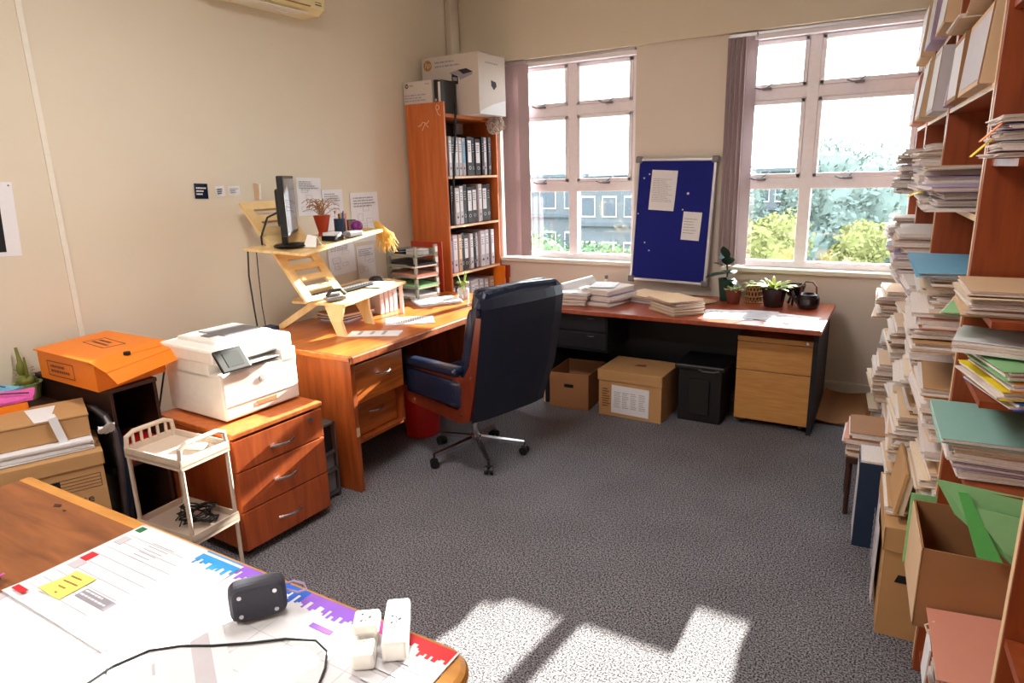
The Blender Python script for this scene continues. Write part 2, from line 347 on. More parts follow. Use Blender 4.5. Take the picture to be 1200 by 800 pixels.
tree('yellow_green_tree', 'yellow green tree outside the left pane of the right window', -2.75, 15, -4, 4.85, 1.15, 'tree2', 3, 7000, .055)
tree('yellow_green_tree', 'smaller yellow green tree outside the right pane of the right window', -.95, 16.5, -4, 4.75, .95, 'tree2', 5, 6000, .055)
tree('leafy_tree', 'large bluish tree behind the yellow trees, filling the right pane', -1.2, 24, -4, 5.9, 3.0, 'tree1', 7, 9000, .09)
tree('leafy_tree', 'tall bluish tree at the far right edge of the right window', 3.6, 20, -4, 6.2, 2.6, 'tree1', 9, 8000, .09)
tree('leafy_tree', 'bluish tree rising behind the left pane of the right window', -6.6, 29, -4, 6.0, 2.6, 'tree1', 11, 8000, .09)
tree('bushy_tree', 'low green tree at the foot of the left window', -11.2, 19, -4, 3.6, 1.9, 'tree3', 13, 5000, .07)
tree('bushy_tree', 'low green tree outside the middle of the left window', -7.6, 18, -4, 3.2, 1.8, 'tree3', 15, 5000, .07)
def building(label, x0, x1, y, z1, floors, bays, dep=8):
    b = thing('office_building', label, 'building', ((x0+x1)/2, y, -4)); W = x1-x0; h = z1+4
    MB().box(-W/2, W/2, 0, dep, 0, h).build('wall', 'bldg', b)
    MB().box(-W/2-.3, W/2+.3, -.3, dep+.3, h, h+.25, bev=.05).build('roof', 'roof', b)
    for f in range(floors):
        z = h-1.9-f*2.6
        for k in range(bays):
            x = -W/2+W*(k+.5)/bays
            wd = MB().box(x-W/bays*.33, x+W/bays*.33, -.06, .01, z, z+1.2, bev=.02).build('window', 'trimw', b)
            MB().box(x-W/bays*.3, x+W/bays*.3, -.08, -.061, z+.08, z+1.12).build('pane', 'bldgw', wd)
        MB().box(-W/2, W/2, -.25, 0, z-.5, z-.3).build('ledge', 'roof', b)
building('pale office block with rows of windows beyond the left window', -31, -17, 38, 1.35, 2, 8)
building('long pale building with flat roof seen between the left window panes', -16.6, -10, 36, 1.0, 2, 5)
building('grey roofed building on the skyline above the trees in the right window', -8.5, -3.4, 46, 1.35, 1, 5)
# ------------------------------------------------------------------ furniture, left side
def handle_bow(L=.11, dep=.028, r=.006):     # bow handle along local x, standing out of the local xy plane
    n = 8; return MB().tube([(-L/2+L*i/n, 0, math.sin(math.pi*i/n)*dep+.001) for i in range(n+1)], r, 8)
def put(mb, T):
    mb.v = [T @ v for v in mb.v]; return mb

# left desk
dk = thing('wooden_desk', 'long varnished brown wooden desk along the left wall under the standing desk riser', 'desk', (-2.83, 3.26, 0))
MB().box(-.47, .47, -.9, .9, .735, .77, bev=.006).build('desktop', 'desk', dk)
MB().box(.445, .475, -.9, .9, .725, .771, bev=.008).build('edge_band', 'desks', dk)
for y in (-.885, .86): MB().box(-.45, .445, y, y+.03, 0, .735, bev=.003).build('side_panel', 'desks', dk)
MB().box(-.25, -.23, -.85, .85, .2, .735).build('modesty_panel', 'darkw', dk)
for (ya, yb) in ((-.855, -.43), (.32, .83)):
    c = MB(); c.box(-.23, .40, ya, ya+.018, .25, .735); c.box(-.23, .40, yb-.018, yb, .25, .735); c.box(-.23, .40, ya, yb, .25, .268); c.box(-.23, -.21, ya, yb, .25, .735)
    car = c.build('drawer_carcass', 'desks', dk)
    for (za, zb) in ((.485, .70), (.27, .475)):
        rc_ = .0 if za > .4 else .07; d = MB().box(.405-rc_, .425-rc_, ya+.02, yb-.02, za, zb, bev=.004); d.box(-.1, .405-rc_, ya+.04, yb-.04, za+.02, zb-.05)  # lower drawer set back so its front falls into shade
        dr = d.build('drawer', 'desk', dk)
        put(handle_bow(.12, .03), PX(.425-rc_, (ya+yb)/2+.02, zb-.085)).build('handle', 'chrome', dr)
MB().box(.445, .4465, -.88, -.858, .32, .37).build('sticker', 'kraft2', dk)

# printer drawer unit
pc = thing('drawer_unit', 'orange wood three drawer unit carrying the white printer', 'cabinet', (-2.655, 1.9, 0), R(-2))
MB().box(-.275, .262, -.245, .245, .04, .578, bev=.003).build('body', 'cherry', pc)
MB().box(-.282, .285, -.25, .25, .58, .603, bev=.004).build('top_panel', 'orange', pc)
for k, (a, b) in enumerate(((.425, .57), (.235, .42), (.045, .23))):
    d = MB().box(.263, .283, -.245, .245, a, b, bev=.003).build('drawer', 'cherry', pc)
    put(handle_bow(.13, .03, .007), PX(.283, 0, b-.1 if k else a+.06)).build('handle', 'chrome', d)
    if k == 0: MB().cyl((.283, .17, .535), (.29, .17, .535), .011, n=14).build('lock', 'chromed', d)
for (x, y) in ((-.22, -.2), (.22, -.2), (-.22, .2), (.22, .2)): MB().cyl((x-.012, y, .02), (x+.012, y, .02), .02, n=14).build('castor', 'black', pc)

# laser printer
pr = thing('laser_printer', 'white multifunction laser printer with tilted black control panel on the drawer unit', 'printer', (-2.715, 1.93, .604), R(-2))
b = MB(); b.box(-.215, .215, -.205, .205, .01, .225, bev=.01); b.box(-.215, .13, -.205, .205, .2, .27, bev=.004); b.box(.13, .215, .12, .205, .2, .27, bev=.004)
b.build('body', 'white', pr)
MB().box(-.225, .19, -.212, .212, .265, .335, bev=.012).build('scanner_unit', 'white', pr)
MB().box(-.19, .10, -.14, .17, .332, .352, bev=.006).build('document_feeder', 'white', pr)
MB().box(-.16, .05, -.05, .15, .352, .357, bev=.002).build('feeder_tray', 'grey', pr)
MB().box(-.06, -.0, -.1, -.05, .352, .357, bev=.001).build('feeder_guide', 'grey', pr)
MB().box(-.06, .19, -.10, .12, .226, .231).build('output_tray', 'grey', pr)
MB().box(.1, .24, -.08, .1, .232, .238, bev=.002, T=TR(0, 0, .0, 0, 0, R(-3))).build('tray_extension', 'lgrey', pr)
cp = MB().box(-.055, .055, -.07, .07, -.008, .008, bev=.004, T=TR(.215, -.14, .285, 0, 0, R(52))).build('control_panel', 'black', pr)
MB().box(-.036, .036, -.035, .045, .0082, .009, T=TR(.215, -.14, .285, 0, 0, R(52))).build('touch_screen', 'blackm', cp)
MB().box(.2155, .217, -.19, .19, .075, .077).build('paper_drawer_seam', 'lgrey', pr)
MB().box(.214, .2165, -.04, .07, .04, .062, bev=.001).build('drawer_grip', 'kraft', pr)
put(MB().cyl((0, 0, 0), (0, 0, .0012), .017, n=24), PX(.2155, .0, .16)).build('logo', 'lgrey', pr)
text('logo_letters', 'hp', .022, 'white', pr, PX(.2172, .0, .163), .3)
tag(MB().tube([(-3.1, 2.0, .01+.6), (-3.12, 2.0, .66), (-3.16, 2.0, .72), (-3.17, 1.95, .80), (-3.2, 1.9, .78), (-3.3, 1.88, .5), (-3.45, 1.9, .3)], .005, 7).build('power_cable', 'black'), 'black power cable looping up behind the left side of the printer', 'cable')

# computer tower between unit and desk
ct = thing('storage_rack', 'small black and steel rack standing between the drawer unit and the wooden desk', 'rack', (-2.68, 2.26, 0))
r_ = MB()
for y in (-.05, .05):
    for x in (-.2, .2): r_.box(x-.006, x+.006, y-.006, y+.006, 0, .42)
for z in (.02, .15, .25, .41): r_.box(-.2, .206, -.056, .056, z, z+.01)
r_.build('frame', 'chromed', ct)
MB().box(-.18, .19, -.043, .043, .262, .4, bev=.004).build('upper_box', 'black', ct)
MB().box(-.18, .19, -.043, .043, .162, .24, bev=.004).build('middle_box', 'grey', ct)
MB().box(-.18, .19, -.043, .043, .032, .14, bev=.004).build('lower_box', 'grey', ct)

# trolley
tr = thing('trolley', 'off-white two tier plastic trolley with raised handles beside the drawer unit', 'trolley', (-2.50, 1.47, 0), R(3))
for (z, nm) in ((.575, 'upper_tray'), (.25, 'lower_tray')):
    t = MB().box(-.175, .175, -.115, .115, z, z+.008)
    for a in ((-.175, .175, -.115, -.107), (-.175, .175, .107, .115), (-.175, -.167, -.115, .115), (.167, .175, -.115, .115)): t.box(*a, z-.012, z+.035, bev=.002)
    t.build(nm, 'trolley', tr)
for (x, y) in ((-.165, -.105), (.165, -.105), (-.165, .105), (.165, .105)): MB().cyl((x, y, 0), (x, y, .62), .009, n=10).build('leg', 'trolley', tr)
for x in (-.165, .165):
    MB().tube([(x, -.108, .60), (x, -.102, .65), (x, -.07, .665), (x, .07, .665), (x, .102, .65), (x, .108, .60)], .010, 8).build('handle', 'trolley', tr)
for k in range(5): MB().box(-.169, -.161, -.08+k*.037, -.07+k*.037, .605, .66).build('rail_slat', 'trolley', tr)
rc = thing('remote_control', 'white remote control lying on the top tray of the trolley', 'remote', (-2.45, 1.51, .584), R(20))
MB().box(-.055, .055, -.022, .022, 0, .018, bev=.005).build('body', 'white', rc)
MB().box(-.05, -.02, -.015, .015, .0182, .019).build('display', 'grey', rc)
for k in range(3): MB().cyl((-.005+.02*k, 0, .018), (-.005+.02*k, 0, .0195), .005, n=8).build('button', 'grey', rc)
rng = random.Random(2)
cc = MB(); pts = []
for i in range(120):
    a = i*.42; rr = .05+.02*math.sin(i*1.3)+rng.uniform(-.01, .01); pts.append((rr*math.cos(a)*1.3, rr*math.sin(a), .008+.05*i/120+rng.uniform(0, .012)))
cc.tube(pts, .0035, 6)
for a in (3.4, 3.9, 4.5, 5.1): cc.tube([(.05*math.cos(a), .04*math.sin(a), .03), (.09*math.cos(a), .07*math.sin(a), .03), (.12*math.cos(a), .08*math.sin(a), .006)], .003, 6)
tag(cc.build('cable_coil', 'black', None, (-2.45, 1.49, .259)), 'tangled coil of black cable on the lower tray of the trolley', 'cable')

# dark open cabinet against the left wall
oc = thing('low_bookcase', 'dark brown open low bookcase by the left wall under the orange box', 'bookcase', (-3.18, 1.535, 0))
c = MB(); c.box(-.30, .31, -.105, -.09, 0, .78); c.box(-.30, .31, .09, .105, 0, .78); c.box(-.30, -.285, -.09, .09, 0, .78); c.build('carcass', 'darkw', oc)
MB().box(-.31, .315, -.11, .11, .78, .8, bev=.004).build('top_panel', 'darkw', oc)
for z in (.05, .42): MB().box(-.285, .30, -.09, .09, z, z+.018).build('shelf', 'darkw', oc)
ls_ = thing('side_table', 'narrow dark brown side table by the left wall under the cactus and yellow box', 'table', (-3.345, 1.16, 0))
MB().box(-.14, .13, -.25, .25, .68, .70, bev=.004).build('table_top', 'darkw', ls_)
for x in (-.13, .10):
    for y in (-.24, .21): MB().box(x, x+.02, y, y+.02, 0, .68).build('leg', 'darkw', ls_)
rb = thing('red_book', 'red book lying inside the dark low bookcase', 'book', (-2.99, 1.55, .439))
MB().box(-.1, .1, -.07, .06, 0, .005).build('cover', 'red', rb); MB().box(-.097, .095, -.067, .057, .005, .085).build('pages', 'red', rb); MB().box(-.1, .1, -.07, .06, .085, .09).build('cover', 'red', rb)

# orange box with open flap
ob = thing('orange_box', 'bright orange archive box with its lid flap hanging open by the left wall', 'box', (0, 0, 0))
P = {'a': (-3.36, 1.40), 'b': (-2.87, 1.39), 'c': (-2.90, 1.71), 'd': (-3.38, 1.73)}
MB().slab([(*P[k], .802) for k in 'abcd'], (0, 0, .128)).build('body', 'orangec', ob)
MB().slab([(-3.37, 1.39, .932), (-2.88, 1.375, .932), (-2.98, 1.76, .932), (-3.44, 1.76, .932)], (0, 0, .006)).build('lid', 'orangec', ob)
MB().slab([(-2.88, 1.375, .936), (-2.98, 1.76, .936), (-2.86, 1.77, .915), (-2.77, 1.385, .90)], (0, 0, .004)).build('flap', 'yellow' if 0 else 'orangec', ob)
MB().slab([(-2.77, 1.385, .90), (-2.86, 1.77, .915), (-2.82, 1.75, .87), (-2.73, 1.40, .855)], (.003, 0, 0)).build('flap_lip', 'orangec', ob)
MB().cyl((-2.88, 1.54, .930), (-2.88, 1.54, .943), .014, n=16).build('finger_hole', 'blackm', ob)
def frame_label(T, w_, h_, m, parent, body, size):
    f = MB(); t = .004
    for a in ((-w_/2, w_/2, -h_/2, -h_/2+t), (-w_/2, w_/2, h_/2-t, h_/2), (-w_/2, -w_/2+t, -h_/2, h_/2), (w_/2-t, w_/2, -h_/2, h_/2)): f.box(*a, 0, .0006)
    put(f, T).build('label_border', m, parent); l = MB(); lines(l, -w_*.38, w_*.38, -h_*.3, h_*.32, 2, random.Random(4), h=.5); put(l, T).build('label_text', m, parent)
frame_label(TR(-3.17, 1.60, .9385, R(-6)), .22, .10, 'terracotta', ob, 'Filebox', .05)
frame_label(PYN(-3.15, 1.389, .865) , .22, .07, 'terracotta', ob, 'Filebox', .04)

# yellow tray box with pouches
yb = thing('yellow_box', 'open yellow cardboard box full of pouches in front of the cactus', 'box', (-3.30, 1.15, .7015), R(-14))
y_ = MB(); y_.box(-.15, .15, -.12, .12, 0, .004)
for a in ((-.15, .15, -.12, -.116), (-.15, .15, .116, .12), (-.15, -.146, -.12, .12), (.146, .15, -.12, .12)): y_.box(*a, 0, .07)
y_.build('tray', 'orangec', yb)
def pouch(label, m, x, y, z, rz, rx, w_, d_, seed):
    rg = random.Random(seed); ph = rg.uniform(0, 6); t = thing('fabric_pouch', label, 'pouch', (x, y, z), rz)
    f = lambda u, v: .02*(1-4*u*u)*(1-4*v*v)+.004*math.sin(9*u+ph)*math.cos(7*v)
    MB().sheet(w_, d_, .012, f, 9, 7, T=TR(0, 0, 0, 0, rx)).build('body', m, t)
    MB().tube([(-w_*.45, -d_*.3, .03), (0, -d_*.3, .042), (w_*.45, -d_*.3, .03)], .003, 6, T=TR(0, 0, 0, 0, rx)).build('zip', 'ink', t)
pouch('magenta and white patterned pouch on the yellow box', 'magenta', -3.22, 1.18, .78, R(60), R(6), .22, .12, 1)
pouch('light blue pouch behind the pink one on the yellow box', 'bluecloth', -3.38, 1.22, .78, R(30), R(-5), .16, .12, 2)
pouch('dark patterned pouch at the left edge of the yellow box', 'dfloral', -3.33, 1.05, .78, R(40), R(4), .15, .1, 3)

# cactus
ca = thing('potted_cactus', 'small green cactus with thin stems in a pot by the left wall', 'plant', (-3.43, 1.36, .7015))
MB().lathe([(0, 0), (.045, 0), (.06, .07), (.064, .075), (.055, .075), (.05, .06), (0, .06)]).build('pot', 'leafv', ca)
k_ = MB(); k_.ball((0, 0, .085), .036, (1, 1, .8)); k_.ball((-.012, 0, .14), .026, (1, .8, 1.5)); k_.tube([(-.015, 0, .17), (-.022, 0, .2), (-.03, .0, .24)], [.012, .008, .006], 7)
k_.tube([(.025, .0, .10), (.03, 0, .15), (.028, 0, .2)], [.008, .006, .004], 7); k_.ball((.02, .01, .09), .022)
for i in range(60):
    a = i*2.4; k_.cyl((.03*math.cos(a), .03*math.sin(a), .07+.0013*i), (.043*math.cos(a), .043*math.sin(a), .073+.0013*i), .0008, n=4)
k_.build('cactus_body', 'cactus', ca)

# archive boxes in the gap between near desk and low bookcase
def archive_box(name, label, x, y, z, rz, w_, d_, h_, m='kraft', lidh=.055, group=None):
    t = thing(name, label, 'box', (x, y, z), rz, group)
    MB().box(-w_/2, w_/2, -d_/2, d_/2, 0, h_-.01).build('body', m, t)
    l = MB(); l.box(-w_/2-.007, w_/2+.007, -d_/2-.007, d_/2+.007, h_-.008, h_, bev=.002)
    for a in ((-w_/2-.007, w_/2+.007, -d_/2-.007, -d_/2-.001), (-w_/2-.007, w_/2+.007, d_/2+.001, d_/2+.007), (-w_/2-.007, -w_/2-.001, -d_/2-.007, d_/2+.007), (w_/2+.001, w_/2+.007, -d_/2-.007, d_/2+.007)): l.box(*a, h_-lidh, h_-.006)
    l.build('lid', m, t)
    return t
AZ = R(-23)
archive_box('archive_box', 'plain cardboard archive box underneath the ruled one behind the near desk', -2.965, 1.155, 0, AZ, .29, .42, .30)
ab = archive_box('archive_box', 'cardboard archive box with ruled printed panel, under the white paper and the taped brown box', -2.965, 1.155, .302, AZ, .30, .43, .298)
g_ = MB()
for k in range(5): g_.box(-.02, .15, .0+k*.014, .0015+k*.014, 0, .0006)
g_.box(-.022, -.02, 0, .058, 0, .0006); g_.box(.148, .15, 0, .058, 0, .0006)
put(g_, PX(.1505, .05, .15)).build('ruled_panel', 'ink', ab)
text('printed_word', 'use', .05, 'ink', ab, PX(.151, .13, .105)); text('printed_number', '7', .045, 'ink', ab, PX(.151, .155, .05))
put(MB().sheet(.08, .03, .0006, nx=2, ny=2), PX(.1505, .02, .19)).build('grip_hole', 'blackm', ab)

rng = random.Random(11)
def sheaf(name, label, cat, x, y, z, rz, w_, d_, h_, n=9, m='paper', curl=0.0, group=None, jit=.006, seed=0, tp=None):
    rg = random.Random(seed or int(abs(x*1000+y*777+z*333)))
    t = thing(name, label, cat, (x, y, z), rz, group); mb = MB(); th = h_/n
    for i in range(n):
        f = (lambda u, v, i=i: curl*max(0, u-.2)**2*(1 if i > n*.6 else .3)) if curl else None
        mb.sheet(w_, d_, th*.93, f, 6 if curl else 2, 3, T=TR(rg.uniform(-jit, jit), rg.uniform(-jit, jit), i*th, rg.uniform(-jit, jit)*3), smooth=False)
    mb.build('pages', m, t)
    if tp: MB().sheet(w_*.98, d_*.98, .001, None, 2, 2, T=TR(.003, -.002, h_, .02)).build('cover', tp, t)
    return t
sheaf('paper_stack', 'thick sheaf of white paper with curled corner between the archive box and the brown box', 'paper', -2.99, 1.165, .601, AZ, .27, .39, .045, 12, 'paper', .0, seed=5)
cs = thing('crumpled_paper', 'crumpled white paper strip sticking up at the corner of the paper stack', 'paper', (-2.80, 1.36, .647), AZ)
MB().sheet(.10, .06, .002, lambda u, v: .07*max(0, u+.1)+.012*math.sin(14*u+5*v), 10, 5).build('sheet', 'paper', cs)
bx = thing('flat_brown_box', 'flat brown cardboard box with white tape across it, on the paper stack', 'box', (-3.01, 1.215, .648), AZ)
MB().box(-.13, .13, -.16, .16, 0, .085, bev=.002).build('body', 'kraft', bx)
MB().box(-.133, .133, -.163, .163, .086, .094, bev=.002).build('lid', 'kraft', bx)
MB().slab([(-.08, -.05, .0945), (.134, -.02, .0945), (.134, .03, .0945), (-.08, .06, .0945)], (0, 0, .0015)).build('paper_label', 'paper', bx)
MB().sheet(.03, .19, .001, lambda u, v: 0, 2, 8, T=PX(.150, .06, -.0)@TR(0, .015, 0, R(12))).build('hanging_tape', 'paper', bx)
MB().box(.06, .152, .0, .032, .0965, .098, T=TR(0, .012, 0, R(6))).build('top_tape', 'paper', bx)

# black office chair partly hidden behind the boxes
hc = thing('stacking_chair', 'black chair with curved metal tube frame half hidden behind the archive boxes', 'chair', (-2.98, 1.455, 0))
MB().box(-.10, .10, -.045, -.02, 0.45, .70, bev=.01).build('backrest', 'blackm', hc)
MB().tube([(-.16, -.05, .70), (.02, -.05, .71), (.10, -.05, .685), (.145, -.05, .62), (.15, -.05, .5), (.12, -.05, .25), (.09, -.05, 0.01)], .014, 10).build('frame', 'chromed', hc)
MB().tube([(-.16, -.02, .66), (.05, -.02, .67), (.10, -.02, .62), (.125, -.02, .5), (.10, -.02, .25), (.07, -.02, 0.01)], .016, 10).build('rear_frame', 'denim', hc)
MB().box(-.13, .09, -.06, -.02, .40, .44, bev=.015).build('seat', 'blackm', hc)

# things on the left wall
po = thing('wall_poster', 'black poster with white border pinned on the left wall at the photo edge', 'poster', (LX+.001, 1.34, 1.52))
put(MB().box(-.15, .15, -.165, .165, 0, .0012), PX(0, 0, 0)@TR(0, 0, 0, R(-3))).build('sheet', 'paper', po)
put(MB().box(-.12, .09, -.145, .135, .0013, .0018), PX(0, 0, 0)@TR(0, 0, 0, R(-3))).build('printed_panel', 'blackm', po)
l = MB(); lines(l, -.09, .06, -.06, .0, 6, random.Random(3), .002); put(l, PX(0, 0, 0)@TR(0, 0, 0, R(-3))).build('printed_text', 'paper', po)
text('printed_letter', 'A', .05, 'paper', po, PX(.0022, .03, .02))
put(MB().cyl((.135, .15, .0012), (.135, .15, .004), .004, n=8), PX(0, 0, 0)@TR(0, 0, 0, R(-3))).build('pin', 'grey', po)
def wall_card(name, label, y, z, w_, h_, m, tm, tilt=0):
    t = thing(name, label, 'card', (LX+.001, y, z)); T = PX(0, 0, 0)@TR(0, 0, 0, R(tilt))
    put(MB().sheet(w_, h_, .001, lambda u, v: .004*u*u*4, 6, 2), T).build('card', m, t)
    q = MB(); lines(q, -w_*.38, w_*.38, -h_*.3, h_*.3, 3, random.Random(int(y*100)), .006); put(q, T).build('printed_text', tm, t)
wall_card('notice_card', 'small dark navy card on the left wall, leftmost of three cards in a row', 2.44, 1.605, .085, .085, 'navy', 'paper', -3)
wall_card('photo_card', 'small white card with drawing on the left wall, middle of three cards', 2.565, 1.6, .06, .06, 'paper', 'ink', 4)
wall_card('business_card', 'white business card on the left wall, rightmost of the three cards', 2.66, 1.6, .08, .055, 'paper', 'inktxt')
hk = thing('wall_clip', 'curled white strip sticking out of the left wall above the riser', 'clip', (LX+.001, 2.82, 1.59))
MB().sheet(.03, .10, .003, lambda u, v: .0, 2, 6, T=PX(.002, 0, 0)).build('backing', 'kraft2', hk)
MB().tube([(.004, .01, .05), (.02, .02, .045), (.018, .018, .0), (.012, .015, -.05)], .006, 8).build('hook', 'white', hk)
def wall_paper(label, y, z, w_, h_, seed, tilt=0):
    t = thing('wall_paper', label, 'paper', (LX+.001, y, z)); T = PX(0, 0, 0)@TR(0, 0, 0, R(tilt)); rg = random.Random(seed)
    put(MB().sheet(w_, h_, .001, lambda u, v: .012*max(0, -u+.1)**2+.01*max(0, -v)**2, 8, 8), T).build('sheet', 'paper', t)
    q = MB()
    for i in range(5):
        a, b, c_, d = rg.uniform(-.4, .1)*w_, rg.uniform(-.4, .2)*h_, rg.uniform(.1, .3)*w_, rg.uniform(.06, .2)*h_
        for e in ((a, a+c_, b, b+.0015), (a, a+c_, b+d, b+d+.0015), (a, a+.0015, b, b+d), (a+c_, a+c_+.0015, b, b+d)): q.box(*e, .0065, .007)
    lines(q, -w_*.4, w_*.4, h_*.2, h_*.42, 4, rg, .0065); put(q, T).build('printed_text', 'inktxt', t)
wall_paper('white paper on the left wall just behind the monitor and vase', 3.25, 1.54, .22, .25, 1, -2)
wall_paper('white paper on the left wall behind the pen holder', 3.46, 1.44, .2, .28, 2)
wall_paper('white drawing sheet on the left wall above the letter trays', 3.78, 1.37, .3, .36, 3)
wall_paper('white paper on the left wall seen under the monitor shelf', 3.5, 1.10, .27, .24, 4, 2)
wall_paper('narrow white paper on the left wall left of the letter trays', 3.75, 1.03, .2, .26, 5)

# air conditioner
ac = thing('air_conditioner', 'cream wall air conditioner cut off by the top edge of the photo', 'air conditioner', (LX, 2.93, 2.66))
prof = [(0, 0), (.14, 0), (.19, .03), (.2, .08), (.2, .27), (.17, .3), (0, .3)]
a_ = MB(); a_.slab([(p[0], -.42, p[1]) for p in prof], (0, .84, 0)); a_.build('housing', 'acc', ac)
MB().box(.05, .175, -.36, .30, -.008, .0, bev=.002).build('air_flap', 'trimw', ac)
MB().box(.1905, .205, -.40, .30, .03, .034).build('seam', 'kraft3', ac)
MB().box(.2005, .203, .34, .39, .045, .05).build('indicator', 'ink', ac); MB().box(.2005, .203, .34, .39, .06, .063).build('indicator', 'ink', ac)
MB().tube([(.12, .1, -.01), (.13, .12, -.02), (.13, .16, -.02), (.12, .18, -.01)], .004, 6).build('flap_clip', 'white', ac)
# ------------------------------------------------------------------ standing desk riser
rs = thing('standing_desk_riser', 'slotted birch plywood standing desk riser on the wooden desk', 'riser', (-2.95, 3.0, .77))
O = Vector((-2.95, 3.0, .77))
def L(p): return Vector(p)-O
sx = lambda z: -3.42+(1.52-z)*.85          # slanted spine: x as function of z
sp = MB(); y0, y1 = 2.62, 2.93; zt, zb = 1.52, .955
slots = [1.46, 1.39, 1.17, 1.11, 1.05, .995]
cuts = [zt]+[v for s_ in slots for v in (s_+.016, s_-.016)]+[zb]
def seg(za, zb_, ya, yb): sp.slab([L((sx(za), ya, za)), L((sx(za), yb, za)), L((sx(zb_), yb, zb_)), L((sx(zb_), ya, zb_))], (.014, 0, .012))
for i in range(len(cuts)-1):
    if i % 2 == 0: seg(cuts[i], cuts[i+1], y0, y1)
    else: seg(cuts[i], cuts[i+1], y0, y0+.06); seg(cuts[i], cuts[i+1], y1-.06, y1)
sp.build('slotted_spine', 'ply', rs)
ms = [L(p) for p in ((-2.89, 2.60, 1.25), (-2.93, 3.32, 1.325), (-3.15, 3.42, 1.325), (-3.30, 3.35, 1.32), (-3.33, 2.6, 1.275), (-3.30, 2.52, 1.275))]
MB().slab(ms, (0, 0, -.015)).build('monitor_shelf', 'ply', rs)
ks = [L(p) for p in ((-2.73, 2.72, .95), (-2.80, 3.36, .985), (-3.0, 3.42, .985), (-3.19, 3.36, .98), (-3.19, 2.75, .95), (-3.12, 2.68, .95))]
MB().slab(ks, (0, 0, -.015)).build('keyboard_shelf', 'ply', rs)
for (ya, yb, xf) in ((2.72, 2.67, -2.74), (3.02, 3.0, -2.83)):
    MB().slab([L((xf-.16, ya, .942)), L((xf+.0, ya, .942)), L((xf+.02, yb, .86)), L((xf+.05, yb, .771)), L((xf-.02, yb, .771)), L((xf-.06, yb, .85))], (0, .016, 0)).build('front_leg', 'ply', rs)
MB().slab([L((-2.94, 2.72, .935)), L((-3.02, 2.72, .935)), L((-3.30, 2.68, .771)), L((-3.22, 2.68, .771))], (0, .016, 0)).build('rear_leg', 'ply', rs)
MB().slab([L((-2.94, 3.0, .94)), L((-3.02, 3.0, .94)), L((-3.30, 2.98, .771)), L((-3.22, 2.98, .771))], (0, .016, 0)).build('rear_leg', 'ply', rs)
for (x, y) in ((-2.83, 3.34), (-2.96, 3.36)): MB().box(x-.014-O.x, x+.014-O.x, y-.004-O.y, y+.004-O.y, .001, .205).build('prop_strip', 'paper', rs)

# monitor (screen faces the room, seen almost edge on)
mo = thing('monitor', 'black flat monitor seen almost edge-on on the top shelf of the riser', 'monitor', (-3.09, 2.70, 1.277), R(41))
MB().box(-.018, .018, -.22, .22, .07, .40, bev=.006).build('bezel', 'black', mo)
MB().box(.0182, .0195, -.205, .205, .09, .385).build('screen', 'screen', mo)
MB().box(-.05, -.018, -.12, .12, .12, .33, bev=.012).build('rear_housing', 'black', mo)
MB().box(-.05, -.02, -.03, .03, .01, .15, bev=.004).build('neck', 'black', mo)
MB().lathe([(0, .0), (.1, .0), (.105, .006), (.09, .014), (.03, .018), (0, .018)], (0, 0, 0), 28).build('base', 'black', mo)
MB().tube([(-.05, -.02, .2), (-.12, -.0, .17), (-.17, .02, .06), (-.17, .02, .01)], .006, 7).build('cable', 'black', mo)
for i, (y, a) in enumerate(((2.60, 'black cable hanging from the riser down the left wall'), (2.66, 'thin black cable hanging beside the thicker one below the riser'))):
    tag(MB().tube([(-3.36, y, 1.26), (-3.38, y+.01*i, 1.1), (-3.37, y, .9), (-3.36, y, .78)], .005-.002*i, 6).build('hanging_cable', 'black'), a, 'cable')

# keyboard, mouse, headset
kb = thing('keyboard', 'dark grey keyboard tilted on the lower riser shelf', 'keyboard', (-3.0, 2.99, .968), R(80))
kb.rotation_euler = (R(-3), R(-3), R(84))
MB().box(-.2, .2, -.065, .065, 0, .014, bev=.004).build('base', 'black', kb)
k_ = MB()
for r in range(5):
    for c in range(17): k_.box(-.19+c*.0225, -.172+c*.0225, -.056+r*.0225, -.038+r*.0225, .0142, .021, bev=.0015)
k_.build('keycap', 'grey', kb)['kind'] = 'stuff'
mu = thing('computer_mouse', 'black computer mouse at the right end of the lower riser shelf', 'mouse', (-3.02, 3.32, .984), R(20))
MB().ball((0, 0, .0), .032, (1.7, 1, .95)).build('shell', 'black', mu); MB().box(.02, .035, -.003, .003, .024, .033).build('scroll_wheel', 'grey', mu)
ph = thing('desk_phone', 'dark handset cradle in front of the keyboard on the lower riser shelf', 'phone', (-2.86, 2.775, .958), R(70))
MB().box(-.06, .06, -.035, .035, 0, .02, bev=.006).build('base', 'grey', ph)
MB().tube([(-.06, -.02, .03), (-.03, -.02, .06), (.03, -.02, .06), (.06, -.02, .03)], .011, 8).build('handset', 'black', ph)
MB().box(-.04, .04, 0, .03, .0205, .04, bev=.006).build('cradle', 'lgrey', ph)
mp_ = tag(MB().sheet(.2, .18, .003, None, 2, 2, T=TR(0, 0, 0, R(10))).build('mouse_pad', 'paperg', None, (-2.93, 3.2, .980)), 'grey paper mouse pad beside the mouse on the lower riser shelf', 'pad')
mp_.rotation_euler = (R(3), 0, 0)

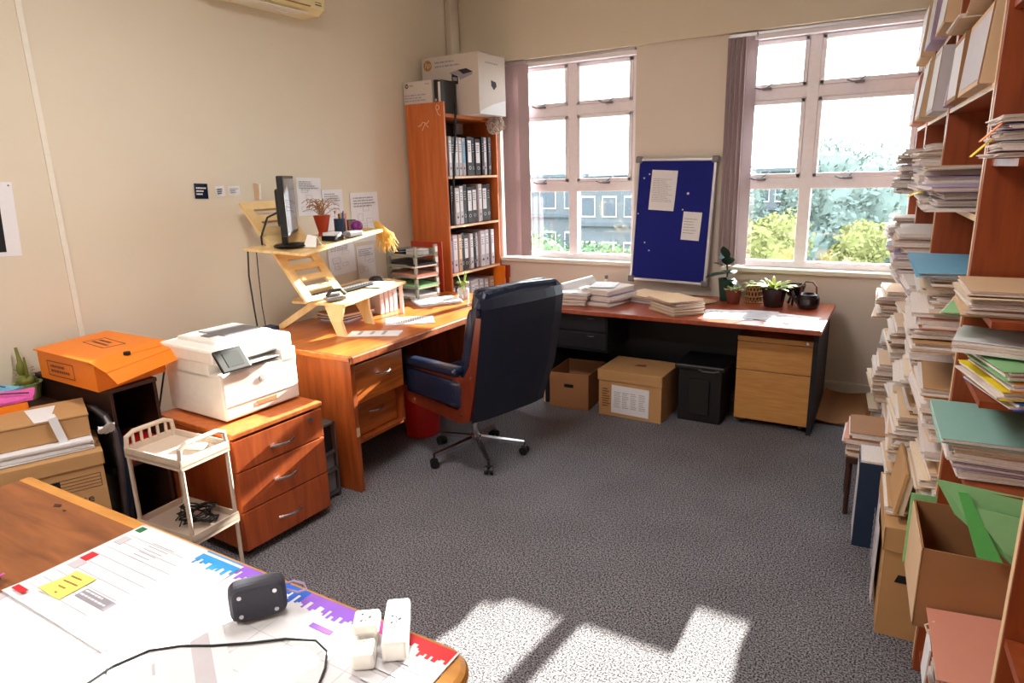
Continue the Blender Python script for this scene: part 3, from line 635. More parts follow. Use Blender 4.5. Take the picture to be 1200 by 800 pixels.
# things on the monitor shelf
va = thing('dried_plant_vase', 'red brown vase holding curly dried stems beside the monitor', 'vase', (-3.17, 3.03, 1.298))
MB().lathe([(0, 0), (.033, 0), (.028, .03), (.043, .09), (.052, .13), (.052, .135), (.044, .13), (.034, .09), (0, .06)]).build('vase', 'redcer', va)
d_ = MB(); rg = random.Random(8)
for i in range(34):
    a = rg.uniform(0, 6.28); r = rg.uniform(.04, .13); h = rg.uniform(.16, .23); pts = []
    for k in range(7):
        u = k/6; pts.append((math.cos(a+u*1.3)*r*u+rg.uniform(-.006, .006), math.sin(a+u*1.3)*r*u+rg.uniform(-.006, .006), .12+(h-.12)*math.sin(u*2.2)*1.1))
    d_.tube(pts, .0022, 5)
d_.build('dried_stems', 'dry', va)
ph_ = thing('pen_holder', 'dark blue pen holder full of pens on the monitor shelf', 'pen holder', (-3.12, 3.13, 1.306))
MB().lathe([(0, 0), (.036, 0), (.036, .1), (.032, .1), (.032, .01), (0, .01)]).build('cup', 'denim', ph_)
rg = random.Random(3)
for i, m in enumerate(('inkblue', 'black', 'yellow', 'white', 'inkred', 'white', 'black')):
    a = i*.9; MB().cyl((.012*math.cos(a), .012*math.sin(a), .012), (.028*math.cos(a), .028*math.sin(a), .13+.03*rg.random()), .004, n=7).build('pen', m, ph_)
tag(MB().box(-.018, .018, -.02, .02, 0, .12, bev=.003).build('orange_marker_box', 'pink', None, (-3.16, 3.2, 1.314)), 'narrow orange and pink carton standing right of the pen holder', 'carton')
tag(MB().ball((0, 0, .036), .037, (1, 1.1, 1)).build('purple_ball', 'purple', None, (-3.06, 3.22, 1.316)), 'round shiny purple gift ball on the monitor shelf', 'ornament')
bb_ = thing('small_brown_box', 'small dark brown open box near the right end of the monitor shelf', 'box', (-3.19, 3.28, 1.320), R(15))
MB().box(-.03, .03, -.055, .055, 0, .06, bev=.002).build('body', 'terracotta', bb_); MB().box(-.028, .028, -.05, .05, .0605, .066).build('lid', 'darkw', bb_)
ap = thing('hanging_dried_plant', 'pale yellow dried air plant spilling over the right end of the monitor shelf', 'plant', (-3.02, 3.37, 1.345))
d_ = MB(); rg = random.Random(5)
for i in range(150):
    a = rg.uniform(0, 6.28); r = rg.uniform(.01, .05); l_ = rg.uniform(.04, .17); x = .03+rg.uniform(-.02, .03); y = .02
    d_.tube([(x-.03, y-.03, rg.uniform(-.0, .03)), (x+math.cos(a)*r, y+.01+math.sin(a)*r*.6, -.03-l_*.3), (x+math.cos(a)*r*1.3, y+.02+math.sin(a)*r, -l_), (x+math.cos(a)*r*1.2+.01, y+.02+math.sin(a)*r*1.4, -l_-.02)], .0017, 4)
d_.build('dried_leaves', 'dryy', ap)['kind'] = 'stuff'
wb_ = thing('webcam_stand', 'white folded stand in front of the monitor base', 'stand', (-2.97, 2.74, 1.272), R(20))
MB().slab([(-.04, -.03, 0), (.04, -.03, 0), (.03, .0, .06), (-.02, .0, .07)], (0, .01, 0)).build('leg', 'white', wb_); MB().slab([(-.04, .05, 0), (.04, .05, 0), (.03, .01, .055), (-.03, .01, .06)], (0, .008, 0)).build('brace', 'white', wb_)
nb = thing('note_holder', 'white note block in a low dark tray on the monitor shelf', 'note block', (-2.99, 2.93, 1.290), R(10))
MB().box(-.05, .05, -.045, .045, 0, .03, bev=.004).build('tray', 'black', nb); MB().box(-.04, .04, -.04, .04, .031, .05).build('notes', 'paper', nb)
tag(MB().box(-.03, .03, -.06, .06, 0, .035, bev=.008).build('stapler_case', 'grey', None, (-2.945, 3.06, 1.302)), 'dark grey stapler case at the front of the monitor shelf', 'stapler')
# between shelf and desk
for i in range(4):
    bk = thing('file_folder', ('white file standing under the lower riser shelf, leftmost of four', 'second white file from the left under the lower riser shelf', 'third white file from the left under the lower riser shelf', 'grey file standing at the right end under the lower riser shelf')[i], 'file', (-3.03, 3.26+.045*i, .771))
    MB().box(-.1, .1, -.019, .019, 0, .165, bev=.002).build('cover', 'binderw' if i < 3 else 'paperg', bk)
    put(MB().box(-.01, .01, .03, .1, 0, .0006), PX(.1003, 0, 0)).build('label', 'paper', bk)
fz = [('flat_folder', 'purple folder lying flat at the bottom under the riser', 'lilac', .02), ('flat_folder', 'dark blue folder lying on the purple one under the riser', 'navy', .018), ('flat_folder', 'orange brown envelope on top of the folders under the riser', 'kraft3', .022)]
z = .771
for i, (n_, lb, m, h) in enumerate(fz):
    f_ = thing(n_, lb, 'folder', (-3.08+.02*i, 3.08-.02*i, z), R(8-10*i)); MB().box(-.11, .11, -.15, .15, 0, h*.25).build('cover', m, f_); MB().box(-.1, .105, -.14, .14, h*.25, h*.8).build('pages', 'pages', f_); MB().box(-.11, .11, -.15, .15, h*.8, h).build('cover', m, f_); z += h+.001

# papers on the left desk
def paper_sheet(label, x, y, z, rz, w_, d_, seed, m='paper', name='paper_sheet', curl=.0, rows=14, h=.0012):
    t = thing(name, label, 'paper', (x, y, z), rz); rg = random.Random(seed)
    MB().sheet(w_, d_, h, (lambda u, v: curl*max(0, u+v-.5)) if curl else None, 6, 6).build('sheet', m, t)
    if rows:
        q = MB(); lines(q, -w_*.4, w_*.35, -d_*.4, d_*.3, rows, rg, h+.0003, h=.3); q.build('printed_text', 'inktxt', t)
    return t
paper_sheet('white paper sheets lying in the middle of the wooden desk', -2.63, 3.17, .771, R(-50), .21, .3, 1, h=.004)
paper_sheet('white desk calendar strip near the front left of the wooden desk', -2.59, 2.80, .771, R(-62), .12, .3, 2, h=.006, rows=3)
sheaf('paper_stack', 'stack of white papers on the desk in front of the letter trays', 'paper', -2.83, 3.73, .771, R(-35), .22, .31, .022, 5, 'paper', seed=21)
tag(MB().sheet(.12, .09, .002, None, 2, 2).build('white_card', 'paper', None, (-2.85, 3.72, .7935)), 'small white card on the paper stack in front of the letter trays', 'card')
gj = thing('glass_jar', 'glass jar of water with a green cutting near the bookcase', 'jar', (-2.74, 3.93, .771))
MB().lathe([(0, 0), (.04, 0), (.044, .02), (.044, .07), (.038, .08), (.034, .08), (.038, .07), (.038, .01), (0, .006)]).build('jar', 'clear', gj)
q = MB(); rg = random.Random(4)
for i in range(9):
    a = rg.uniform(0, 6.28); q.tube([(0, 0, .02), (.01*math.cos(a), .01*math.sin(a), .1), (.04*math.cos(a), .04*math.sin(a), .12+.1*rg.random())], .003, 5)
    q.ball((.035*math.cos(a), .035*math.sin(a), .11+.02*rg.random()), .014, (1, 1, .6), 6)
q.tube([(0, 0, .1), (.02, .03, .2), (.05, .07, .27)], .002, 5); q.build('cutting', 'leafg', gj)
cl = thing('cloth_bundle', 'pale folded cloth on the far end of the wooden desk behind the glass jar', 'cloth', (-2.57, 4.0, .771), R(20))
MB().sheet(.2, .13, .02, lambda u, v: .018*math.cos(5*u)*math.cos(4*v)+.004*math.sin(20*u), 10, 8).build('cloth', 'pagesb', cl)
rn = thing('red_bin', 'dark red waste bin under the wooden desk behind the chair', 'bin', (-2.62, 3.22, 0))
MB().lathe([(0, .005), (.11, .005), (.135, .3), (.142, .3), (.142, .31), (.13, .31), (.105, .015), (0, .015)], n=26).build('bucket', 'red', rn)
tag(MB().box(-.04, .04, -.055, .055, 0, .05, bev=.004).build('network_switch', 'denim', None, (-3.17, 2.52, .771)), 'small dark network box on the wooden desk behind the printer', 'box')

# letter trays
lt = thing('letter_tray', 'tower of five grey letter trays at the back of the wooden desk', 'letter tray', (-3.14, 3.86, .771), R(-6))
for k in range(5):
    z = .005+k*.078; t = MB(); t.box(-.15, .15, -.12, .12, z, z+.004); t.box(-.15, .15, .116, .12, z, z+.045); t.box(-.15, .15, -.12, -.116, z, z+.02); t.box(-.15, -.146, -.12, .12, z, z+.045)
    t.box(.13, .15, .09, .12, z, z+.075, bev=.003); t.box(.13, .15, -.12, -.1, z, z+.075); t.box(-.15, -.13, -.12, -.09, z, z+.075)
    q = t.build('tray', 'traym', lt); MB().box(.1505, .152, .092, .118, z+.02, z+.06).build('index_tab', 'paper', q)
lb = [('green', 'green folder in the second letter tray from the bottom', .083), ('pink', 'pink folder in the middle letter tray', .161), ('black', 'black notebook in the second letter tray from the top', .239), ('paper', 'white papers in the bottom letter tray', .010)]
for i, (m, l_, z) in enumerate(lb):
    f_ = thing('tray_folder', l_, 'folder', (-3.13, 3.85, .771+z), R(-6-3*i)); MB().box(-.12, .15, -.1, .105, 0.001, .012).build('pages', 'pages', f_); MB().box(-.125, .165-.01*i, -.105, .108, .0125, .03, bev=.004).build('cover', m, f_)
for i, (x, y, m, l_) in enumerate(((-3.2, 3.8, 'navy', 'dark blue box of staples on the top letter tray'), (-3.12, 3.84, 'paperg', 'grey carton of clips in the middle of the top letter tray'), (-3.06, 3.89, 'paper', 'white carton on the top letter tray nearest the bookcase'))):
    t = thing('small_carton', l_, 'carton', (x, y, 1.0885), R(-10+8*i)); MB().box(-.035, .035, -.03, .03, 0, .045, bev=.002).build('body', m, t); MB().box(-.0352, .0352, -.0302, .0302, .03, .034).build('lid_seam', 'inkgrey', t)
bo = tag(MB().box(-.15, .15, -.008, .008, 0, .39, bev=.004).build('hardboard_panel', 'redcer', None, (-3.2, 4.12, .771)), 'reddish brown board standing behind the letter trays against the bookcase', 'board')

# ------------------------------------------------------------------ left bookcase with lever arch files
bc = thing('bookcase', 'tall orange wood bookcase full of lever arch files in the far left corner', 'bookcase', (-3.29, 4.68, 0))
MB().box(-.18, .19, -.385, -.365, 0, 2.2, bev=.002).build('side_panel', 'orange', bc); MB().box(-.18, .19, .365, .385, 0, 2.12, bev=.002).build('side_panel', 'orange', bc)
SZ = [.06, .44, .86, 1.245, 1.63]
for z in SZ:
    s_ = MB().box(-.17, .185, -.364, .364, z, z+.018).build('shelf', 'orange', bc); MB().box(.1855, .189, -.364, .364, z, z+.018).build('shelf_edge', 'shelfe', s_)
MB().box(-.18, .19, -.364, .364, 2.09, 2.115, bev=.002).build('top_panel', 'orange', bc)
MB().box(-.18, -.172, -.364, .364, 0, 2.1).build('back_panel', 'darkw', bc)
q = MB(); q.tube([(0, 0, 0), (.03, .01, 0), (.05, .03, 0), (.09, .02, 0), (.11, .04, 0)], .003, 5); q.tube([(.04, -.03, 0), (.07, .02, 0), (.1, -.01, 0)], .003, 5)
put(q, PYN(-.06, -.386, 2.03)).build('chalk_scribble', 'shelfe', bc)
put(MB().tube([(0, 0, 0), (.02, .01, 0), (.02, .03, 0), (.0, .04, 0), (-.01, .02, 0), (.01, -.03, 0), (.03, -.04, 0)], .003, 5), PYN(.13, -.386, 2.14)).build('string_hook', 'shelfe', bc)
def binder(m, lm, w_, h_, label):
    t = thing('lever_arch_file', label, 'file')
    MB().box(-.26, 0, -w_/2, w_/2, 0, h_, bev=.003).build('cover', m, t)
    lbm = put(MB().box(-w_*.36, w_*.36, h_*.34, h_*.9, 0, .001), PX(.0002, 0, 0)).build('spine_label', lm, t)
    q = MB(); lines(q, -w_*.3, w_*.3, h_*.6, h_*.85, 4, random.Random(int(w_*9999)), .0012); put(q, PX(.0002, 0, 0)).build('label_text', 'inkgrey', lbm)
    rg_ = MB()
    n = 14; ring = [(math.cos(2*math.pi*i/n)*.012, h_*.2+math.sin(2*math.pi*i/n)*.012, .001) for i in range(n)]
    rg_.tube(ring, .0022, 5, closed=True); put(rg_, PX(.0002, 0, 0)).build('finger_ring', 'alu', t)
    put(MB().cyl((0, h_*.2, 0), (0, h_*.2, .0012), .010, n=12), PX(.0002, 0, 0)).build('finger_hole', 'blackm', t)
    return t
protos = {}
rows = [(1.649, ['bk:.045', 'w:.04', 'bk:.05', 'w:.045', 'w:.045', 'wb:.045', 'bl:.07', 'bk:.04', 'bl:.08', 'bk:.04', 'w:.05', 'bk:.045'], .31),
        (1.264, ['w:.05', 'bk:.04', 'w:.06', 'w:.05', 'bk:.055', 'bl:.075', 'bl:.075', 'w:.055', 'bl:.08', 'bk:.06'], .31),
        (.879, ['b:.05', 'w:.065', 'br:.05', 'bk:.045', 'bl:.07', 'w:.05', 'bk:.035', 'w:.06', 'w:.07', 'w:.06', 'bk:.045', 'w:.05'], .31),
        (.459, ['w:.06', 'bk:.06', 'w:.05', 'w:.06', 'w:.06', 'w:.07', 'w:.07', 'w:.06', 'br:.07'], .31)]
cm = {'bk': ('binder', 'binder', 'dark spined lever arch file'), 'w': ('binderw', 'paper', 'white lever arch file'), 'wb': ('binderw', 'bluecloth', 'white lever arch file with light blue label'), 'bl': ('binder', 'paper', 'black file with white label'), 'b': ('binderb', 'bluecloth', 'blue lever arch file'), 'br': ('binderbr', 'pagesb', 'beige lever arch file')}
rn_ = ['top', 'second', 'third', 'bottom visible']
rg = random.Random(6)
for r, (z, items, h) in enumerate(rows):
    tot = sum(float(i.split(':')[1]) for i in items); y = -.36; gap = max(0, (.70-tot)/len(items))
    y = 4.68-.355
    cnt = {}; seen = {}
    for it in items: cnt[it.split(':')[0]] = cnt.get(it.split(':')[0], 0)+1
    for it in items:
        k, w_ = it.split(':'); w_ = float(w_); sc_ = min(1, .70/tot)
        if k not in protos:
            t = binder(cm[k][0], cm[k][1], .06, .31, 'x'); protos[k] = t
        else: t = copy_tree(protos[k])
        seen[k] = seen.get(k, 0)+1; od = ['first', 'second', 'third', 'fourth', 'fifth', 'sixth', 'seventh'][seen[k]-1]
        t['label'] = ('%s %s from left on %s shelf of left bookcase' % (od, cm[k][2], rn_[r])) if cnt[k] > 1 else '%s on the %s shelf of the left bookcase' % (cm[k][2], rn_[r])
        t['category'] = 'file'
        t['group'] = '%ss on the %s shelf' % (cm[k][2], rn_[r])
        if cnt[k] == 1 and 'group' in t: del t['group']
        w2 = w_*sc_*.96; t.scale = (1, w2/.06, rg.uniform(.93, 1.02))
        t.location = (-3.12-rg.uniform(0, .03), y+w2/2, z+.001); lean = 0
        y += w2+.001+gap*.99
for i, x in enumerate((-3.085, -3.055)):
    t = thing('orange_folder', ('orange folder leaning at the right of the bottom visible row of files', 'reddish orange folder with white label beside the bookcase, nearest the window')[i], 'folder', (-3.04+.02*i, 5.0+.05*i, .0))
    MB().box(-.12, .0, -.012, .012, .54, .86, bev=.002, T=TR(0, 0, 0, 0, R(-2))).build('cover', ('orangec', 'redcer')[i], t)
    put(MB().box(-.009, .009, .6, .75, 0, .001), PX(.0005, .028, 0)).build('label', 'pagesb', t)

# boxes on top of the bookcase
def hp_disc(parent, T, r, m, tm):
    put(MB().cyl((0, 0, 0), (0, 0, .001), r, n=28), T).build('logo', m, parent); text('logo_letters', 'hp', r*1.5, tm, parent, T@TR(0, r*.1, .0014), .3)
pb = thing('printer_carton', 'large white printed printer carton on top of the left bookcase', 'box', (-3.2, 4.74, 2.116))
MB().box(-.27, .27, -.2, .2, 0, .45, bev=.002).build('carton', 'boxw', pb)
MB().slab([(.27, -.2, .452), (.27, .2, .452), (.1, .2, .47), (.1, -.2, .452)], (0, 0, .003)).build('flap', 'boxw', pb)
hp_disc(pb, PYN(-.21, -.2005, .39), .04, 'gold', 'boxw')
q = MB(); lines(q, -.14, .14, .36, .42, 2, random.Random(1), 0, h=.4); put(q, PYN(0, -.2003, 0)).build('printed_heading', 'inkgrey', pb)
q = MB(); lines(q, -.25, -.1, .2, .3, 3, random.Random(2), 0, h=.2); put(q, PYN(0, -.2003, 0)).build('printed_text', 'inkgrey', pb)
T = PYN(.10, -.2005, .29)
q = MB(); q.slab([(-.08, -.05, 0), (-.02, -.06, 0), (-.02, .0, 0), (-.08, .02, 0)], (0, 0, .001)); q.slab([(-.02, .045, 0), (.06, .05, 0), (.12, .02, 0), (.03, .01, 0)], (0, 0, .0012)); put(q, T).build('printed_picture_dark', 'ink', pb)
q = MB(); q.slab([(-.1, .03, 0), (-.02, .045, 0), (.03, .01, 0), (.12, .018, 0), (.11, -.0, 0), (-.0, -.03, 0), (-.02, .005, 0), (-.09, .02, 0)], (0, 0, .0008)); q.slab([(-.07, -.03, 0), (-.03, -.035, 0), (-.03, -.01, 0), (-.07, -.003, 0)], (0, 0, .0016)); put(q, T).build('printed_picture_light', 'inkgrey', pb)
q = MB(); q.slab([(-.04, -.0, 0), (0, -.03, 0), (.04, .0, 0), (.03, .03, 0), (-.04, .04, 0)], (0, 0, .001)); put(q, PX(.2705, .02, .22)).build('side_print', 'ink', pb)
q = MB(); lines(q, -.1, .12, .37, .40, 1, random.Random(5), 0, h=.3); put(q, PX(.2703, 0, 0)).build('side_text', 'inkgrey', pb)
q = MB(); q.slab([(-.19, .0, 0), (.19, .0, 0), (.19, .12, 0), (-.0, .08, 0), (-.19, .02, 0)], (0, 0, .0005)); put(q, PX(.2703, 0, .0)).build('side_swoosh', 'paper', pb)
sb = thing('toner_carton', 'smaller white printed carton in front of the large one on the bookcase', 'box', (-3.34, 4.41, 2.116))
MB().box(-.15, .13, -.095, .095, 0, .25, bev=.002).build('carton', 'boxw', sb)
hp_disc(sb, PYN(-.115, -.0955, .22), .017, 'ink', 'boxw')
q = MB(); lines(q, -.09, -.03, .205, .235, 1, random.Random(1), 0); put(q, PYN(0, -.0953, 0)).build('printed_heading', 'inkgrey', sb)
q = MB(); lines(q, .06, .12, .215, .235, 1, random.Random(7), 0); put(q, PYN(0, -.0953, 0)).build('printed_code', 'inkgrey', sb)
q = MB(); lines(q, -.14, .12, .1, .16, 3, random.Random(9), 0, h=.5); put(q, PYN(0, -.0953, 0)).build('printed_text', 'inkgrey', sb)
bf = thing('lever_arch_file', 'black lever arch file standing on top of the left bookcase beside the small carton', 'file', (-3.16, 4.41, 2.116))
MB().box(-.03, .0, -.1, .1, 0, .245, bev=.003).build('cover', 'binder', bf); MB().box(.001, .03, -.09, .09, 0, .23).build('pages', 'pages', bf); MB().box(.031, .035, -.1, .1, 0, .245).build('cover', 'binder', bf)
put(MB().cyl((0, 0, 0), (0, 0, .001), .01, n=12), PYN(-.015, -.1003, .1)).build('finger_hole', 'alu', bf)
st = tag(MB().tube([(-3.085, 4.43, 2.2), (-3.08, 4.42, 2.1), (-3.075, 4.40, 1.95), (-3.075, 4.36, 1.7), (-3.075, 4.33, 1.4), (-3.075, 4.32, 1.27)], .009, 4).build('hanging_strap', 'blackm'), 'black strap hanging down in front of the left bookcase files', 'strap')
tb = thing('tape_roll', 'ball of crumpled clear packing tape hanging at the right of the bookcase top shelf', 'tape', (-3.03, 4.93, 2.05))
q = MB(); rg = random.Random(1)
for i in range(26):
    n = 12; ax = Vector((rg.gauss(0, 1), rg.gauss(0, 1), rg.gauss(0, 1))).normalized(); u = ax.orthogonal().normalized(); v = ax.cross(u); r = rg.uniform(.05, .085)
    q.tube([u*math.cos(2*math.pi*k/n)*r+v*math.sin(2*math.pi*k/n)*r*.8 for k in range(n)], .0035, 4, closed=True)
q.build('tape_loops', 'boxw', tb)
# ------------------------------------------------------------------ office chair (local +x is the way it faces)
CZ = math.atan2(.264, -.965)
ch = thing('office_chair', 'navy leather office chair with wooden shell and five star steel base', 'chair', (-2.10, 3.08, 0), CZ)
b = MB()
for k in range(5):
    a = R(-115+72*k)-CZ; c, s_ = math.cos(a), math.sin(a)
    b.slab([(c*.03-s_*.018, s_*.03+c*.018, .125), (c*.29-s_*.01, s_*.29+c*.01, .085), (c*.29+s_*.01, s_*.29-c*.01, .085), (c*.03+s_*.018, s_*.03-c*.018, .125)], (0, 0, -.022))
b.cyl((0, 0, .08), (0, 0, .14), .03, n=18); b.cyl((0, 0, .14), (0, 0, .33), .016, n=14); b.cyl((0, 0, .14), (0, 0, .22), .022, n=16)
b.build('star_base', 'chrome', ch)
for k in range(5):
    a = R(-115+72*k)-CZ; c, s_ = math.cos(a)*.29, math.sin(a)*.29
    w_ = MB(); p = Vector((math.cos(a+1.2), math.sin(a+1.2), 0))
    for sg in (-1, 1): w_.cyl(Vector((c, s_, .027))+p*.008*sg, Vector((c, s_, .027))+p*.026*sg, .026, n=16)
    w_.cyl((c, s_, .03), (c, s_, .085), .007, n=8); w_.box(c-.016, c+.016, s_-.016, s_+.016, .04, .058, bev=.006); w_.build('castor', 'black', ch)
MB().box(-.17, .17, -.12, .12, .315, .345, bev=.01).build('mechanism', 'blackm', ch)
def cushion(w_, d_, t, nx=16, ny=16, seed=1, pw=6):
    rg = random.Random(seed); vs = []; fs = []; a1, a2, a3 = rg.uniform(0, 6), rg.uniform(0, 6), rg.uniform(0, 6)
    def hh(u, v): return t/2*(max(0, 1-abs(2*u)**pw)*max(0, 1-abs(2*v)**pw))**.42
    mb = MB(); W = nx+1
    for sgn in (1, -1):
        for j in range(ny+1):
            for i in range(nx+1):
                u = math.sin((i/nx-.5)*math.pi)/2; v = math.sin((j/ny-.5)*math.pi)/2
                wr = .006*math.sin(17*u+a1+6*v)*math.cos(11*v+a2)+.004*math.sin(26*v+9*u+a3)
                vs.append((u*w_, v*d_, sgn*(hh(u, v)+ (wr*hh(u, v)/t*2 if sgn > 0 else 0))))
    H = W*(ny+1)
    for j in range(ny):
        for i in range(nx):
            a = j*W+i; fs.append((a, a+1, a+W+1, a+W)); fs.append((H+a, H+a+W, H+a+W+1, H+a+1))
    return mb.add(vs, fs, True)
# wooden shell sides: L profile in xz
prof = [(.30, .40), (.28, .345), (-.20, .335), (-.27, .37), (-.33, .60), (-.385, .93), (-.35, .935), (-.285, .68), (-.26, .585), (.24, .60), (.27, .585), (.235, .565), (-.2, .545), (-.21, .42), (-.17, .385), (.26, .395)]
prof = [(.30, .425), (.27, .36), (-.20, .335), (-.285, .37), (-.345, .60), (-.41, .95), (-.37, .95), (-.30, .68), (-.245, .60), (-.215, .47), (-.19, .41), (.24, .425)]
for sg in (-1, 1):
    MB().slab([(x, sg*.262, z) for x, z in prof], (0, sg*.022, 0)).build('side_shell', 'chairw', ch)
    MB().slab([(.27, sg*.262, .60), (.285, sg*.262, .575), (-.25, sg*.262, .545), (-.29, sg*.262, .60)], (0, sg*.022, 0)).build('arm_frame', 'chairw', ch)
    put(cushion(.52, .16, .09, seed=9), TR(.03, sg*.262, .50, 0, R(90))).build('side_bolster', 'navy', ch)
    MB().box(-.23, .29, sg*.27-.04, sg*.27+.04, .595, .648, bev=.024, T=TR(0, 0, 0, 0, 0, R(2))).build('arm_pad', 'navy', ch)
    for (x, z) in ((-.22, .39), (.2, .39), (-.31, .62)): MB().cyl((x, sg*.284, z), (x, sg*.288, z), .007, n=10).build('screw', 'chrome', ch)
MB().box(-.23, .29, -.262, .262, .345, .37, bev=.006).build('seat_pan', 'chairw', ch)
put(cushion(.54, .50, .17, seed=2), TR(.03, 0, .455)).build('seat_cushion', 'navy', ch)
put(cushion(.5, .50, .13, seed=5), TR(-.235, 0, .73, 0, 0, R(-102))).build('back_cushion', 'navy', ch)
put(cushion(.21, .52, .11, seed=7, pw=4), TR(-.325, 0, .985, 0, 0, R(-100))).build('head_roll', 'navy', ch)
# leather covered outer back, curved
bk = MB(); N = 8; vs = []; fs = []
zz = [.36, .45, .6, .75, .9, 1.0, 1.05, 1.075]; xx = [-.295, -.325, -.37, -.40, -.428, -.44, -.425, -.39]
for (z, x) in zip(zz, xx):
    for i in range(N+1):
        v = i/N-.5; hw = .54 if z > .5 else .50
        vs.append((x-.02*(1-(2*v)**4), v*hw*1.13, z))
for (z, x) in zip(zz, xx):
    for i in range(N+1):
        v = i/N-.5; vs.append((x+.035, v*.50, z-.004))
H = len(zz)*(N+1)
for j in range(len(zz)-1):
    for i in range(N):
        a = j*(N+1)+i; fs.append((a, a+1, a+N+2, a+N+1)); fs.append((H+a, H+a+N+1, H+a+N+2, H+a+1))
for j in range(len(zz)-1):
    for i in (0, N):
        a = j*(N+1)+i; fs.append((a, a+N+1, H+a+N+1, H+a))
for i in range(N):
    fs.append((i, i+1, H+i+1, H+i)); a = (len(zz)-1)*(N+1)+i; fs.append((a, H+a, H+a+1, a+1))
bk.add(vs, fs, True); bk.build('outer_back', 'navyb', ch)
MB().tube([(-.40, -.28, 1.0), (-.405, -.26, 1.06), (-.395, 0, 1.072), (-.405, .26, 1.06), (-.40, .28, 1.0)], .028, 10).build('top_roll', 'navy', ch)

# ------------------------------------------------------------------ back desk
bd = thing('window_desk', 'reddish brown office desk with dark panels under the windows', 'desk', (-1.27, 4.52, 0))
MB().box(-.92, .925, -.42, .45, .69, .72, bev=.004).build('desktop', 'cherrytop', bd)
MB().box(-.90, -.872, -.40, .44, 0, .69).build('side_panel', 'dark', bd)
MB().box(.872, .90, -.25, .44, 0, .69).build('side_panel', 'dark', bd)
MB().box(-.872, .872, .1, .12, .12, .69).build('modesty_panel', 'dark', bd)
dp = MB().box(-.86, -.44, -.33, .09, .41, .685, bev=.003).build('drawer_unit', 'dark', bd)
for z in (.43, .56):
    d = MB().box(-.855, -.445, -.345, -.331, z, z+.115, bev=.003).build('drawer_front', 'dark', bd)
    put(handle_bow(.05, .015, .004), PYN(-.56, -.345, z+.095)).build('handle', 'chromed', d)
MB().box(-.91, -.90, -.402, -.39, 0, .12).build('edge_strip', 'shelfe', bd)

wp = thing('pedestal_drawers', 'light oak two drawer pedestal under the right end of the window desk', 'cabinet', (-.62, 4.50, 0))
MB().box(-.225, .225, -.2, .25, .04, .60, bev=.003).build('body', 'oak', wp)
MB().box(-.228, .228, -.212, .25, .575, .605, bev=.002).build('top_panel', 'oak', wp)
for (a, bq) in ((.385, .57), (.05, .38)): MB().box(-.225, .225, -.218, -.2, a, bq, bev=.003).build('drawer', 'oak', wp)
MB().cyl((.19, -.212, .59), (.19, -.218, .59), .009, n=12).build('lock', 'chrome', wp)
for x in (-.18, .18):
    for y in (-.15, .2): MB().cyl((x-.012, y, .02), (x+.012, y, .02), .02, n=12).build('castor', 'black', wp)

# open brown box, archive box, bin
op = thing('open_box', 'open empty brown cardboard box with a hand hole under the window desk', 'box', (-1.965, 4.255, 0), R(4))
q = MB(); q.box(-.15, .15, -.19, .19, 0, .005)
for a in ((-.15, .15, -.19, -.185), (-.15, .15, .185, .19), (-.15, -.145, -.19, .19), (.145, .15, -.19, .19)): q.box(*a, 0, .262)
q.build('carton', 'kraft3', op)
put(MB().box(-.035, .035, -.012, .012, 0, .0015, bev=.0), PYN(0, -.1905, .17)).build('hand_hole', 'blackm', op)
a2 = archive_box('archive_box', 'lidded brown archive box with printed label between the open box and black bin', -1.49, 4.24, 0, R(-1), .45, .36, .33, 'kraft', .075)
lbl = put(MB().box(-.13, .14, -.10, .10, 0, .0012), PYN(.0, -.182, .125)@TR(0, 0, 0, R(-1))).build('label_sheet', 'paper', a2)
q = MB(); rg = random.Random(2)
for c in range(4): lines(q, -.11+.06*c, -.06+.06*c, -.06, .06, 9, rg, .0014, h=.4)
put(q, PYN(.0, -.182, .125)).build('label_text', 'inktxt', lbl)
q = MB(); lines(q, -.2, -.14, -.06, .08, 8, rg, 0, h=.5); put(q, PYN(0, -.1803, .12)).build('printed_text', 'terracotta', a2)
q = MB(); q.slab([(-.03, -.02, .3305), (.05, -.01, .3305), (.04, .04, .3305), (-.02, .03, .3305)], (0, 0, .001)); q.build('lid_stain', 'terracotta', a2)
bn = thing('storage_bin', 'black plastic storage bin with handle under the window desk', 'bin', (-1.06, 4.36, 0))
MB().prism([(-.14, -.15), (.14, -.15), (.14, .15), (-.14, .15)], 0, .36).build('body', 'black', bn)
MB().box(-.165, .165, -.175, .175, .36, .40, bev=.012).build('lid', 'black', bn)
MB().box(-.07, .07, -.168, -.15, .05, .30, bev=.01).build('front_recess', 'blackm', bn)
MB().tube([(.0, -.18, .375), (.03, -.195, .37), (.1, -.195, .37), (.13, -.18, .375)], .006, 7).build('handle', 'chromed', bn)

fc = thing('flattened_cardboard', 'flattened brown cardboard leaning on the floor by the skirting board right of the desk', 'cardboard', (-.18, 4.78, .0), R(-4))
MB().sheet(.40, .52, .006, lambda u, v: .05+.05*v+.012*math.sin(7*u), 8, 4).build('sheet', 'kraft3', fc)
MB().sheet(.38, .50, .012, lambda u, v: .01, 2, 2).build('sheet', 'kraft3', fc)

